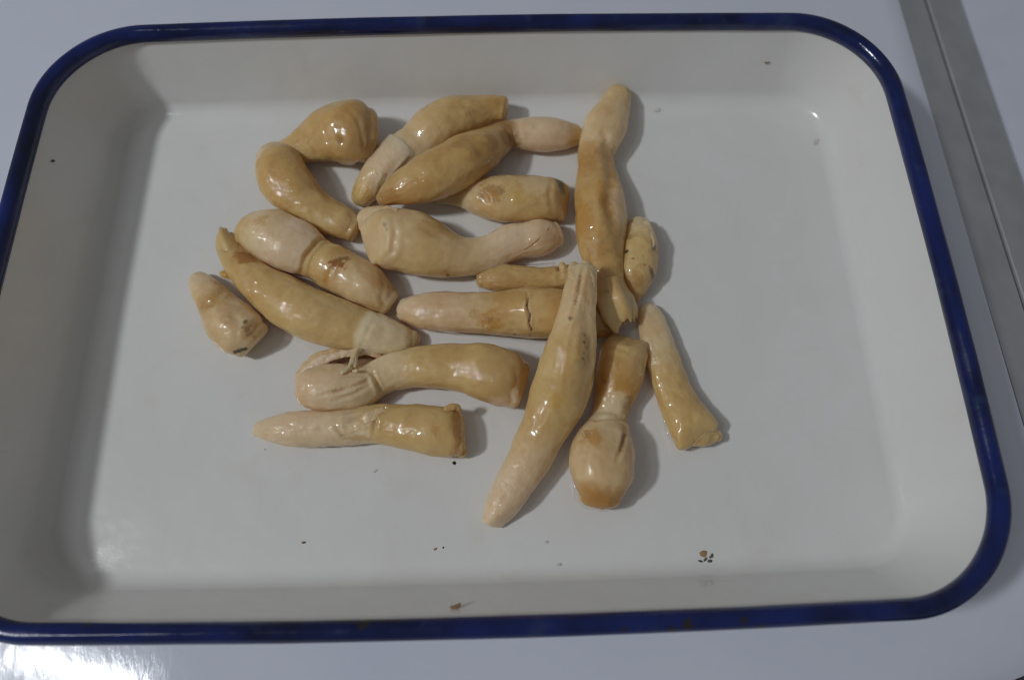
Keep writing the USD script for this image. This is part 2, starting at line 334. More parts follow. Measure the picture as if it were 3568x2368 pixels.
# ---------------------------------------------------------------- measured places, in metres (origin: middle of the tray floor)
SPECIMENS = [
    {'cuts': [], 'label': 'fat amber specimen with a swollen round end, at the far left of the pile', 'seed': 1, 'spine': [(-0.10505, 0.08355, 0.00375, 0.00505), (-0.09575, 0.0879, 0.00461, 0.00621), (-0.08535, 0.09027, 0.00714, 0.00962), (-0.07489, 0.09291, 0.01031, 0.01321), (-0.06502, 0.09371, 0.01278, 0.01586), (-0.05839, 0.09294, 0.01326, 0.01651), (-0.05479, 0.0929, 0.01179, 0.01453)], 'caps': (0.9, 0.42), 'flat': 0.79, 'mottle': 0.5, 'bands': [(0, (0.755, 0.555, 0.31)), (0.35, (0.68, 0.47, 0.2)), (0.75, (0.65, 0.415, 0.15)), (1, (0.555, 0.35, 0.145))], 'feats': [('groove', [(-0.05982, 0.09766, 0.02578), (-0.05368, 0.09005, 0.02513), (-0.05227, 0.08133, 0.01979), (-0.05529, 0.07855, 0.01015)], 0.00105, 0.0005), ('groove', [(-0.06385, 0.08199, 0.02232), (-0.06196, 0.08039, 0.0214)], 0.00125, 0.0004), ('bump', [(-0.05065, 0.08024, 0.00883)], 0.00195, 0.001)], 'stains': [([(-0.0501, 0.08873, 0.02252)], 0.00221, (0.33, 0.165, 0.045), 0.54, 0.5), ([(-0.06339, 0.0819, 0.02237)], 0.0025, (0.33, 0.165, 0.045), 0.48600000000000004, 0.6), ([(-0.05097, 0.07971, 0.00902), (-0.04788, 0.08215, 0.01592)], 0.00454, (0.33, 0.165, 0.045), 0.648, 0.6), ([(-0.05156, 0.08683, 0.02308)], 0.00817, (0.555, 0.35, 0.145), 0.648, 0.8)]},
    {'cuts': [], 'label': 'short brown specimen mostly hidden under the white peeled sleeve', 'seed': 2, 'spine': [(-0.05015, 0.08433, 0.00443, 0.00597), (-0.04283, 0.08432, 0.00494, 0.00665), (-0.03514, 0.08362, 0.00494, 0.00665), (-0.02323, 0.08231, 0.00342, 0.0046)], 'caps': (0.8, 0.8), 'flat': 0.79, 'mottle': 0.5, 'bands': [(0, (0.555, 0.35, 0.145)), (1, (0.65, 0.415, 0.15))], 'feats': [], 'stains': []},
    {'cuts': [], 'label': 'bent smooth amber specimen, below the swollen one at the far left', 'seed': 3, 'spine': [(-0.10027, 0.08338, 0.00905, 0.00815), (-0.09606, 0.07603, 0.01078, 0.01163), (-0.0925, 0.06904, 0.01069, 0.01266), (-0.08713, 0.06214, 0.00975, 0.01217), (-0.08084, 0.05625, 0.008, 0.01039), (-0.07299, 0.05079, 0.00672, 0.00905), (-0.06442, 0.04632, 0.00621, 0.00836), (-0.05879, 0.04378, 0.00539, 0.00726)], 'caps': (0.55, 0.5), 'flat': 0.79, 'mottle': 0.5, 'bands': [(0, (0.68, 0.47, 0.2)), (0.3, (0.65, 0.415, 0.15)), (0.7, (0.68, 0.47, 0.2)), (0.9, (0.68, 0.47, 0.2)), (1, (0.555, 0.35, 0.145))], 'feats': [('groove', [(-0.06003, 0.03904, 0.0096), (-0.05659, 0.04371, 0.01079), (-0.05812, 0.04911, 0.01027)], 0.00104, 0.00045), ('bump', [(-0.05611, 0.04019, 0.00693)], 0.00167, 0.0008)], 'stains': [([(-0.08614, 0.08162, 0.01229), (-0.08263, 0.07688, 0.01188)], 0.00643, (0.33, 0.165, 0.045), 0.54, 0.6), ([(-0.09389, 0.05226, 0.01094), (-0.08147, 0.04517, 0.0088)], 0.00376, (0.33, 0.165, 0.045), 0.324, 0.7)]},
    {'cuts': [], 'label': 'specimen with a peeled white skin sleeve over its near half', 'seed': 4, 'spine': [(-0.05585, 0.0614, 0.00334, 0.0045), (-0.05143, 0.06661, 0.00519, 0.00698), (-0.04427, 0.0744, 0.00721, 0.00971), (-0.03682, 0.0816, 0.00792, 0.01067), (-0.02937, 0.08832, 0.00798, 0.01074), (-0.01942, 0.09573, 0.00997, 0.01282), (-0.00847, 0.10212, 0.01023, 0.01198), (0.00254, 0.10631, 0.00928, 0.00951), (0.011, 0.10862, 0.00882, 0.00768), (0.01546, 0.10836, 0.00901, 0.00675)], 'caps': (0.9, 0.4), 'flat': 0.79, 'mottle': 0.5, 'bands': [(0, (0.68, 0.47, 0.2)), (0.12, (0.68, 0.47, 0.2)), (0.3, (0.755, 0.555, 0.31)), (0.5, (0.755, 0.555, 0.31)), (0.65, (0.68, 0.47, 0.2)), (1, (0.65, 0.415, 0.15))], 'feats': [('groove', [(-0.04872, 0.06121, 0.00271), (-0.04449, 0.06384, 0.00341)], 0.00086, 0.0008), ('ridge', [(-0.01611, 0.09872, 0.02022), (-0.00569, 0.09837, 0.01889), (0.00502, 0.10392, 0.01612)], 0.00257, 0.0005)], 'stains': [([(-0.0003, 0.09978, 0.01726)], 0.00389, (0.33, 0.165, 0.045), 0.378, 0.9), ([(0.01427, 0.10854, 0.0144), (0.017, 0.103, 0.0078)], 0.00395, (0.33, 0.165, 0.045), 0.378, 0.6), ([(-0.0492, 0.06092, 0.00263), (-0.04472, 0.06369, 0.00338)], 0.00162, (0.33, 0.165, 0.045), 0.8640000000000001, 0.3)], 'extras': [{'part': 'skin_sleeve', 'kind': 'body', 'rows': [(-0.05485, 0.06187, 0.00415, 0.00559), (-0.05137, 0.06645, 0.00544, 0.00732), (-0.04423, 0.07428, 0.00738, 0.00993), (-0.03784, 0.08091, 0.00821, 0.01106), (-0.03425, 0.08464, 0.00824, 0.0111)], 'caps': (0.85, 0.06), 'seed': 31, 'bands': [(0, (0.68, 0.47, 0.2)), (0.25, (0.755, 0.555, 0.31)), (0.5, (0.79, 0.58, 0.37)), (1, (0.79, 0.58, 0.37))], 'feats': [('groove', [(-0.03021, 0.07633, 0.01371), (-0.03369, 0.07243, 0.01303), (-0.03718, 0.06915, 0.01185)], 0.0008, 0.0016), ('groove', [(-0.04111, 0.06874, 0.0132), (-0.0444, 0.06445, 0.01033), (-0.04774, 0.06042, 0.00518)], 0.0008, 0.0005), ('ridge', [(-0.03842, 0.07519, 0.016), (-0.04383, 0.06941, 0.01393)], 0.0018, 0.0004)], 'stains': [([(-0.03007, 0.07648, 0.01371), (-0.03369, 0.07243, 0.01303), (-0.03718, 0.06915, 0.01185)], 0.00112, (0.33, 0.165, 0.045), 0.9, 0.3), ([(-0.04858, 0.06058, 0.00282), (-0.04558, 0.06268, 0.00332)], 0.0014, (0.33, 0.165, 0.045), 0.7, 0.4), ([(-0.05415, 0.06171, 0.00907)], 0.0056, (0.62, 0.385, 0.08), 0.5, 0.5)]}]},
    {'cuts': [], 'label': 'long amber specimen with a pale egg-shaped right end and a stained waist', 'seed': 5, 'spine': [(-0.04274, 0.0538, 0.01291, 0.00392), (-0.0382, 0.05652, 0.01455, 0.00674), (-0.02969, 0.0594, 0.0165, 0.00998), (-0.01826, 0.06414, 0.01732, 0.01218), (-0.00686, 0.07054, 0.01681, 0.01272), (0.00361, 0.0793, 0.01419, 0.01115), (0.01289, 0.08908, 0.01018, 0.00819), (0.01956, 0.0942, 0.00794, 0.00714), (0.02661, 0.09433, 0.00788, 0.00829), (0.03761, 0.09338, 0.00775, 0.00921), (0.04653, 0.09358, 0.00646, 0.00809), (0.05159, 0.09439, 0.00483, 0.00651)], 'caps': (0.7, 0.8), 'flat': 0.79, 'mottle': 0.5, 'bands': [(0, (0.555, 0.35, 0.145)), (0.15, (0.68, 0.47, 0.2)), (0.45, (0.65, 0.415, 0.15)), (0.62, (0.555, 0.35, 0.145)), (0.68, (0.33, 0.165, 0.045)), (0.73, (0.79, 0.58, 0.37)), (0.93, (0.79, 0.58, 0.37)), (1, (0.65, 0.415, 0.15))], 'feats': [('groove', [(0.01683, 0.09347, 0.01457), (0.01973, 0.08778, 0.01319), (0.01893, 0.08383, 0.01154)], 0.00173, 0.001), ('ridge', [(-0.03809, 0.05751, 0.02082), (-0.02033, 0.06028, 0.02638), (-0.00103, 0.0714, 0.02591), (0.01338, 0.08823, 0.01734)], 0.00327, 0.0006), ('groove', [(-0.00128, 0.07663, 0.02531), (0.00487, 0.07252, 0.02353), (0.00898, 0.06991, 0.01888)], 0.00206, 0.0005)], 'stains': [([(-0.04203, 0.05111, 0.015), (-0.03737, 0.05198, 0.01835)], 0.00496, (0.33, 0.165, 0.045), 0.7020000000000001, 0.7), ([(-0.03743, 0.05133, 0.01739), (-0.02055, 0.05523, 0.02427)], 0.00554, (0.55, 0.29, 0.07), 0.48600000000000004, 0.6), ([(0.01714, 0.08778, 0.01543), (0.02099, 0.08788, 0.0114)], 0.00515, (0.33, 0.165, 0.045), 0.81, 0.6), ([(0.00647, 0.07341, 0.0227)], 0.01243, (0.33, 0.165, 0.045), 0.324, 0.9), ([(0.05287, 0.08828, 0.007)], 0.00527, (0.55, 0.29, 0.07), 0.43200000000000005, 0.5)]},
    {'cuts': [((0.04207, 0.05103, 0.01437), (0.8412, -0.1262, 0.5258), 0.0003)], 'label': 'stubby yellowish specimen with a cut end flecked grey, beside the long upright one', 'seed': 6, 'spine': [(-0.01717, 0.06121, 0.00252, 0.00339), (-0.00666, 0.06098, 0.00451, 0.00607), (0.00418, 0.05852, 0.00727, 0.00979), (0.0148, 0.05606, 0.00887, 0.01194), (0.02747, 0.05541, 0.00903, 0.01215), (0.03808, 0.05506, 0.00838, 0.01129), (0.04405, 0.05414, 0.00725, 0.00976)], 'caps': (0.8, 0.38), 'flat': 0.79, 'mottle': 0.5, 'bands': [(0, (0.755, 0.555, 0.31)), (0.3, (0.755, 0.555, 0.31)), (0.6, (0.68, 0.47, 0.2)), (0.85, (0.68, 0.47, 0.2)), (0.95, (0.555, 0.35, 0.145)), (1, (0.555, 0.35, 0.145))], 'feats': [('groove', [(0.03834, 0.06113, 0.01607), (0.03704, 0.05194, 0.01725), (0.03848, 0.04469, 0.01159)], 0.00125, 0.0005), ('groove', [(0.00351, 0.05637, 0.01522), (0.00699, 0.05217, 0.0159), (0.00854, 0.04849, 0.01455)], 0.00125, 0.0004)], 'stains': [([(0.02101, 0.05159, 0.01807)], 0.00616, (0.62, 0.385, 0.08), 0.48600000000000004, 0.8), ([(0.00656, 0.05536, 0.01643), (0.01271, 0.05303, 0.01781)], 0.00373, (0.33, 0.165, 0.045), 0.648, 0.95), ([(0.00906, 0.05205, 0.01666)], 0.00433, (0.55, 0.29, 0.07), 0.648, 0.95), ([(0.04181, 0.062, 0.01452), (0.04579, 0.05714, 0.01461)], 0.00315, (0.15, 0.14, 0.095), 1, 0.8), ([(0.04778, 0.05609, 0.01399)], 0.00188, (0.15, 0.14, 0.095), 0.8640000000000001, 0.6), ([(0.04388, 0.04924, 0.01418)], 0.00871, (0.555, 0.35, 0.145), 0.648, 0.5), ([(0.03158, 0.05931, 0.01788)], 0.00932, (0.79, 0.58, 0.37), 0.48600000000000004, 0.7)]},
    {'cuts': [((-0.04025, 0.02964, 0.02119), (-0.6927, -0.2011, 0.6927), 0.00025), ((-0.04828, 0.04067, 0.01922), (-0.6281, 0.5758, 0.5234), 0.0002)], 'label': 'thick pale specimen with a bent tapering tip split by a crack, centre of the pile', 'seed': 7, 'spine': [(-0.04784, 0.03356, 0.0099, 0.01334), (-0.04319, 0.03433, 0.01084, 0.0146), (-0.03653, 0.03369, 0.0113, 0.01522), (-0.02667, 0.03124, 0.01112, 0.01498), (-0.01453, 0.02712, 0.00923, 0.01243), (-0.00337, 0.02574, 0.00735, 0.0099), (0.00796, 0.02769, 0.00658, 0.00887), (0.01843, 0.03234, 0.00693, 0.00934), (0.03101, 0.03506, 0.00695, 0.00936), (0.03916, 0.03753, 0.00505, 0.00681)], 'caps': (0.32, 0.42), 'flat': 0.79, 'mottle': 0.3, 'bands': [(0, (0.755, 0.555, 0.31)), (0.35, (0.68, 0.47, 0.2)), (0.55, (0.755, 0.555, 0.31)), (0.7, (0.79, 0.58, 0.37)), (1, (0.79, 0.58, 0.37))], 'feats': [('groove', [(0.0379, 0.04322, 0.00777), (0.03625, 0.03593, 0.01312), (0.03132, 0.03049, 0.01346), (0.02769, 0.02767, 0.0123), (0.02485, 0.02611, 0.01132), (0.02031, 0.02409, 0.01009)], 0.00038, 0.0003), ('groove', [(-0.03647, 0.03876, 0.02264), (-0.03459, 0.02988, 0.02303), (-0.03613, 0.02268, 0.01981), (-0.04175, 0.0204, 0.01567)], 0.0014, 0.0006), ('ridge', [(-0.0483, 0.02743, 0.01927), (-0.04865, 0.0222, 0.01441), (-0.04432, 0.02083, 0.01319)], 0.00199, 0.0007), ('groove', [(-0.02178, 0.03302, 0.02215), (-0.01764, 0.03043, 0.02091), (-0.01175, 0.03067, 0.01826)], 0.00139, 0.0004)], 'stains': [([(0.0379, 0.04322, 0.00777), (0.03625, 0.03593, 0.01312), (0.03132, 0.03049, 0.01346), (0.02769, 0.02767, 0.0123), (0.02485, 0.02611, 0.01132)], 0.00047, (0.33, 0.165, 0.045), 0.918, 0.4), ([(-0.04016, 0.03503, 0.02304)], 0.00149, (0.15, 0.14, 0.095), 0.8640000000000001, 0.6), ([(-0.03914, 0.03235, 0.02313)], 0.00119, (0.15, 0.14, 0.095), 0.648, 0.6), ([(-0.01164, 0.01511, 0.0094)], 0.00121, (0.1, 0.055, 0.022), 0.648, 0.5), ([(-0.0204, 0.03498, 0.02141), (-0.00992, 0.03325, 0.01647)], 0.00479, (0.55, 0.29, 0.07), 0.378, 0.6), ([(0.03682, 0.02972, 0.01111), (0.03048, 0.02563, 0.00868)], 0.00676, (0.555, 0.35, 0.145), 0.378, 0.6), ([(-0.03994, 0.02833, 0.02226)], 0.01185, (0.88, 0.7, 0.45), 0.378, 0.7)], 'extras': [{'part': 'skin_fold', 'kind': 'tube', 'rows': [(-0.05194, 0.04311, 0.008, 0.00334), (-0.05104, 0.0455, 0.01, 0.005), (-0.04571, 0.04529, 0.013, 0.00558), (-0.03735, 0.04255, 0.017, 0.00448)], 'colour': (0.755, 0.555, 0.31), 'squash': 0.6, 'seed': 47}]},
    {'cuts': [], 'label': 'longest upright amber specimen with an orange-brown stained waist, leaning on the far tray wall', 'seed': 8, 'spine': [(0.07719, 0.11827, 0.00704, 0.00615), (0.07346, 0.10964, 0.00801, 0.00865), (0.06849, 0.09778, 0.00862, 0.01062), (0.06393, 0.08761, 0.00762, 0.00986), (0.06188, 0.07771, 0.00638, 0.00866), (0.06178, 0.06531, 0.00758, 0.01077), (0.062, 0.05182, 0.00877, 0.01257), (0.06151, 0.0396, 0.0093, 0.0124), (0.06105, 0.02772, 0.00979, 0.01073), (0.06184, 0.01621, 0.01008, 0.00869), (0.06294, 0.00799, 0.01101, 0.00733), (0.06369, 0.00223, 0.01264, 0.00705)], 'caps': (0.75, 0.5), 'flat': 0.7, 'mottle': 0.7, 'bands': [(0, (0.68, 0.47, 0.2)), (0.1, (0.755, 0.555, 0.31)), (0.28, (0.755, 0.555, 0.31)), (0.38, (0.555, 0.35, 0.145)), (0.55, (0.65, 0.415, 0.15)), (0.7, (0.68, 0.47, 0.2)), (0.85, (0.65, 0.415, 0.15)), (1, (0.555, 0.35, 0.145))], 'feats': [('groove', [(0.06801, 0.08079, 0.0118), (0.06795, 0.07001, 0.0125), (0.0672, 0.05804, 0.016), (0.06395, 0.04633, 0.01768), (0.06559, 0.03271, 0.01709)], 0.00259, 0.0013), ('ridge', [(0.0606, 0.05374, 0.0174), (0.06012, 0.03939, 0.01793), (0.05873, 0.02631, 0.01698)], 0.0033, 0.0006), ('groove', [(0.06536, 0.08984, 0.01512), (0.06722, 0.0825, 0.01285)], 0.00194, 0.0006)], 'stains': [([(0.06477, 0.05018, 0.01744)], 0.00555, (0.33, 0.165, 0.045), 0.8640000000000001, 0.7), ([(0.06404, 0.0561, 0.01704), (0.0652, 0.04398, 0.01753)], 0.00684, (0.55, 0.29, 0.07), 0.648, 0.7), ([(0.05205, 0.04635, 0.01452), (0.05232, 0.03667, 0.0151)], 0.00558, (0.55, 0.29, 0.07), 0.81, 0.6), ([(0.05581, 0.07214, 0.01194), (0.05866, 0.07934, 0.01208)], 0.00705, (0.55, 0.29, 0.07), 0.5940000000000001, 0.8), ([(0.06606, 0.08017, 0.0123)], 0.00581, (0.33, 0.165, 0.045), 0.43200000000000005, 0.8), ([(0.06589, 0.04432, 0.01737), (0.06508, 0.02647, 0.01661)], 0.00675, (0.33, 0.165, 0.045), 0.378, 0.8), ([(0.07089, 0.05278, 0.01495), (0.07176, 0.04126, 0.01425)], 0.00623, (0.79, 0.58, 0.37), 0.54, 0.6)], 'extras': [{'part': 'torn_end', 'kind': 'frill', 'rows': [(0.06262, 0.00855, 0.0122, 0.0066), (0.0633, 0.00416, 0.0122, 0.00697), (0.06439, -0.00118, 0.0115, 0.00833), (0.0661, -0.00597, 0.0095, 0.00814), (0.06749, -0.00953, 0.0076, 0.00636)], 'seed': 5, 'flutes': 5, 'amp': 0.36, 'jag': 0.007, 'colour0': (0.555, 0.35, 0.145), 'colour': (0.68, 0.47, 0.2)}, {'part': 'torn_lining', 'kind': 'tube', 'rows': [(0.06625, -0.00749, 0.009, 0.00238), (0.06816, -0.01034, 0.008, 0.00179)], 'colour': (0.68, 0.47, 0.2), 'squash': 0.7, 'seed': 38}]},
    {'cuts': [], 'label': 'short pale specimen flecked with black, tucked right of the long upright one', 'seed': 9, 'spine': [(0.08078, 0.04203, 0.00411, 0.00554), (0.0804, 0.03397, 0.00584, 0.00787), (0.07907, 0.02539, 0.00674, 0.00908), (0.07757, 0.01746, 0.00669, 0.009), (0.07593, 0.01022, 0.00539, 0.00726), (0.07478, 0.00507, 0.00349, 0.0047)], 'caps': (0.5, 0.9), 'flat': 0.79, 'mottle': 0.9, 'bands': [(0, (0.755, 0.555, 0.31)), (0.35, (0.68, 0.47, 0.2)), (0.7, (0.68, 0.47, 0.2)), (1, (0.555, 0.35, 0.145))], 'feats': [('ridge', [(0.08305, 0.03853, 0.01029), (0.08343, 0.0278, 0.01292)], 0.00145, 0.0009), ('groove', [(0.07798, 0.03568, 0.01146), (0.07717, 0.02063, 0.01388)], 0.00165, 0.0005), ('groove', [(0.08041, 0.03392, 0.01228), (0.07981, 0.01841, 0.0137)], 0.00123, 0.0004)], 'stains': [([(0.07233, 0.02409, 0.01185)], 0.00122, (0.03, 0.026, 0.016), 0.9720000000000001, 0.5), ([(0.07492, 0.0194, 0.01348)], 0.0006, (0.1, 0.055, 0.022), 0.756, 0.4), ([(0.07977, 0.0159, 0.01345)], 0.00078, (0.33, 0.165, 0.045), 0.756, 0.9), ([(0.08298, 0.01442, 0.01181), (0.08432, 0.01182, 0.00878)], 0.00151, (0.15, 0.14, 0.095), 0.8640000000000001, 0.9), ([(0.08528, 0.02591, 0.012)], 0.00183, (0.15, 0.14, 0.095), 0.756, 0.9), ([(0.08204, 0.00713, 0.00521)], 0.00153, (0.1, 0.055, 0.022), 0.648, 0.9), ([(0.07432, 0.03157, 0.01142)], 0.00185, (0.33, 0.165, 0.045), 0.648, 0.9)], 'extras': [{'part': 'skin_shred', 'kind': 'tube', 'rows': [(0.08339, 0.04108, 0.00907, 0.00146), (0.08389, 0.03548, 0.01151, 0.00186), (0.08448, 0.03037, 0.01238, 0.00164), (0.08448, 0.02658, 0.01263, 0.00102)], 'colour': (0.755, 0.555, 0.31), 'squash': 0.5, 'seed': 49, 'thin': 1}]},
    {'cuts': [], 'label': 'two-lobed specimen pinched at its middle, white bulb at left and amber end at right', 'seed': 10, 'spine': [(-0.10588, 0.04293, 0.0073, 0.00983), (-0.10113, 0.04008, 0.00886, 0.01192), (-0.0938, 0.03645, 0.01007, 0.01356), (-0.08589, 0.03258, 0.01004, 0.01352), (-0.07972, 0.02918, 0.00923, 0.01243), (-0.07516, 0.02651, 0.00797, 0.01073), (-0.0716, 0.02469, 0.0078, 0.0105), (-0.0672, 0.02201, 0.0084, 0.01131), (-0.06029, 0.01788, 0.00821, 0.01105), (-0.05094, 0.0118, 0.00785, 0.01058), (-0.04451, 0.00712, 0.00659, 0.00887), (-0.04061, 0.00455, 0.00519, 0.00698)], 'caps': (0.65, 0.5), 'flat': 0.79, 'mottle': 0.4, 'bands': [(0, (0.68, 0.47, 0.2)), (0.12, (0.755, 0.555, 0.31)), (0.3, (0.79, 0.58, 0.37)), (0.42, (0.79, 0.58, 0.37)), (0.46, (0.68, 0.47, 0.2)), (0.6, (0.68, 0.47, 0.2)), (0.8, (0.755, 0.555, 0.31)), (1, (0.555, 0.35, 0.145))], 'feats': [('groove', [(-0.07027, 0.03545, 0.01081), (-0.07272, 0.02994, 0.01601), (-0.07669, 0.02317, 0.01627), (-0.07964, 0.01742, 0.01074)], 0.00103, 0.0011), ('groove', [(-0.05871, 0.02257, 0.01617), (-0.06337, 0.01755, 0.01702), (-0.06719, 0.01141, 0.01343)], 0.001, 0.00035), ('groove', [(-0.04095, 0.01102, 0.01243), (-0.04206, 0.00284, 0.01162), (-0.04033, -0.00115, 0.00796)], 0.0012, 0.0004)], 'stains': [([(-0.0621, 0.01825, 0.01708)], 0.00327, (0.36, 0.13, 0.03), 1, 0.9), ([(-0.0577, 0.02193, 0.01608), (-0.06156, 0.02011, 0.01707)], 0.0021, (0.33, 0.165, 0.045), 0.918, 0.95), ([(-0.06686, 0.01425, 0.0156), (-0.06799, 0.01108, 0.01263)], 0.00178, (0.55, 0.29, 0.07), 0.756, 0.9), ([(-0.09809, 0.04014, 0.01981)], 0.00422, (0.55, 0.29, 0.07), 0.48600000000000004, 0.8), ([(-0.10317, 0.02655, 0.01082)], 0.00366, (0.55, 0.29, 0.07), 0.648, 0.6), ([(-0.03723, 0.00333, 0.00959)], 0.00479, (0.79, 0.58, 0.37), 0.54, 0.8), ([(-0.05212, 0.02133, 0.0145), (-0.04361, 0.01035, 0.01414)], 0.00481, (0.55, 0.29, 0.07), 0.48600000000000004, 0.5), ([(-0.05695, 0.02839, 0.01076), (-0.06203, 0.02652, 0.01569)], 0.00429, (0.55, 0.29, 0.07), 0.43200000000000005, 0.5)]},
    {'cuts': [], 'label': 'long olive-amber specimen with a white conical right tip and a torn left end', 'seed': 11, 'spine': [(-0.11554, 0.03108, 0.00634, 0.00584), (-0.10768, 0.02141, 0.00705, 0.00769), (-0.09734, 0.01205, 0.00788, 0.00972), (-0.08636, 0.00419, 0.00869, 0.01171), (-0.0737, -0.00346, 0.00923, 0.01243), (-0.06171, -0.00798, 0.00859, 0.01157), (-0.0509, -0.01107, 0.00767, 0.01033), (-0.0411, -0.01329, 0.00675, 0.0091), (-0.03394, -0.0145, 0.00554, 0.00746), (-0.02901, -0.01486, 0.00387, 0.00521)], 'caps': (0.4, 0.85), 'flat': 0.79, 'mottle': 0.35, 'bands': [(0, (0.68, 0.47, 0.2)), (0.15, (0.68, 0.47, 0.2)), (0.45, (0.68, 0.47, 0.2)), (0.765, (0.68, 0.47, 0.2)), (0.785, (0.88, 0.7, 0.45)), (0.95, (0.88, 0.7, 0.45)), (1, (0.755, 0.555, 0.31))], 'feats': [('ridge', [(-0.10685, 0.0236, 0.01276), (-0.09295, 0.01294, 0.01574), (-0.07595, 0.00452, 0.01762)], 0.00202, 0.0005), ('groove', [(-0.04361, -0.00575, 0.01262), (-0.04728, -0.01531, 0.01471), (-0.04997, -0.02081, 0.01044)], 0.00098, 0.00025), ('ridge', [(-0.07832, -0.01493, 0.01032), (-0.06857, -0.01814, 0.00987), (-0.05699, -0.02055, 0.00844)], 0.00137, 0.0005)], 'stains': [([(-0.10759, 0.02696, 0.01158), (-0.10474, 0.02429, 0.01222)], 0.00487, (0.38, 0.16, 0.04), 0.918, 0.6), ([(-0.02557, -0.01804, 0.00365)], 0.00358, (0.555, 0.35, 0.145), 0.54, 0.5), ([(-0.08906, -0.00844, 0.0084), (-0.06459, -0.01908, 0.00957)], 0.00267, (0.755, 0.555, 0.31), 0.54, 0.8)], 'extras': [{'part': 'torn_end', 'kind': 'frill', 'rows': [(-0.1142, 0.02917, 0.0055, 0.006), (-0.11669, 0.03334, 0.0056, 0.00582), (-0.11883, 0.03759, 0.0056, 0.00522), (-0.11986, 0.04054, 0.0054, 0.00419)], 'seed': 9, 'flutes': 3, 'amp': 0.3, 'jag': 0.0035, 'colour0': (0.68, 0.47, 0.2), 'colour': (0.68, 0.47, 0.2)}, {'part': 'torn_flap', 'kind': 'tube', 'rows': [(-0.11199, 0.03244, 0.008, 0.00268), (-0.10876, 0.02915, 0.008, 0.00308), (-0.10637, 0.02639, 0.007, 0.00206)], 'colour': (0.4, 0.2, 0.07), 'squash': 0.6, 'seed': 39}, {'part': 'skin_shred', 'kind': 'tube', 'rows': [(-0.12086, 0.02307, 0.0014, 0.00125), (-0.11854, 0.02154, 0.0016, 0.00166), (-0.11589, 0.02011, 0.0016, 0.00124)], 'colour': (0.62, 0.385, 0.08), 'squash': 0.6, 'seed': 40, 'thin': 1}]},
    {'cuts': [((-0.10004, -0.01846, 0.01169), (0.3249, -0.8664, 0.3791), 0.0004)], 'label': 'small pale pear-shaped specimen with a sooty patch, apart at the left of the pile', 'seed': 12, 'spine': [(-0.13062, 0.0177, 0.00367, 0.00494), (-0.12699, 0.01352, 0.00475, 0.0064), (-0.12239, 0.0082, 0.0055, 0.00741), (-0.11716, 0.00188, 0.00669, 0.00901), (-0.11071, -0.00579, 0.0083, 0.01118), (-0.10538, -0.01104, 0.0084, 0.01132), (-0.10201, -0.01362, 0.00719, 0.00968)], 'caps': (0.8, 0.42), 'flat': 0.79, 'mottle': 0.35, 'bands': [(0, (0.79, 0.58, 0.37)), (0.28, (0.755, 0.555, 0.31)), (0.42, (0.555, 0.35, 0.145)), (0.6, (0.755, 0.555, 0.31)), (1, (0.755, 0.555, 0.31))], 'feats': [('groove', [(-0.12498, 0.00077, 0.00988), (-0.11751, 0.00149, 0.01417), (-0.11505, 0.01064, 0.00863)], 0.00179, 0.0008), ('groove', [(-0.10805, -0.0041, 0.01687), (-0.10388, -0.00983, 0.01721), (-0.10475, -0.01806, 0.01488)], 0.00155, 0.0005), ('ridge', [(-0.11375, -0.00705, 0.01671), (-0.10913, -0.01429, 0.0165)], 0.00193, 0.0005)], 'stains': [([(-0.10089, -0.00918, 0.01635)], 0.0013, (0.03, 0.026, 0.016), 0.81, 0.6), ([(-0.09936, -0.01053, 0.01548)], 0.00093, (0.03, 0.026, 0.016), 0.756, 0.6), ([(-0.10016, -0.01209, 0.01579)], 0.00159, (0.03, 0.026, 0.016), 0.8640000000000001, 0.6), ([(-0.09852, -0.01341, 0.01418)], 0.0013, (0.03, 0.026, 0.016), 0.756, 0.6), ([(-0.09982, -0.01449, 0.01481)], 0.00098, (0.03, 0.026, 0.016), 0.756, 0.6), ([(-0.09741, -0.01485, 0.01337)], 0.00087, (0.03, 0.026, 0.016), 0.648, 0.6), ([(-0.10179, -0.01156, 0.01667)], 0.00081, (0.03, 0.026, 0.016), 0.648, 0.6), ([(-0.09988, -0.01232, 0.01556)], 0.00635, (0.555, 0.35, 0.145), 0.648, 0.7), ([(-0.11613, 0.00382, 0.01364), (-0.10805, -0.0041, 0.01687)], 0.00591, (0.555, 0.35, 0.145), 0.54, 0.7), ([(-0.10582, -0.02137, 0.01068), (-0.10153, -0.0209, 0.01143)], 0.00131, (0.03, 0.026, 0.016), 0.8640000000000001, 0.8), ([(-0.1221, -0.0002, 0.01225), (-0.11598, 0.00212, 0.01434)], 0.00531, (0.55, 0.29, 0.07), 0.324, 0.6)]},
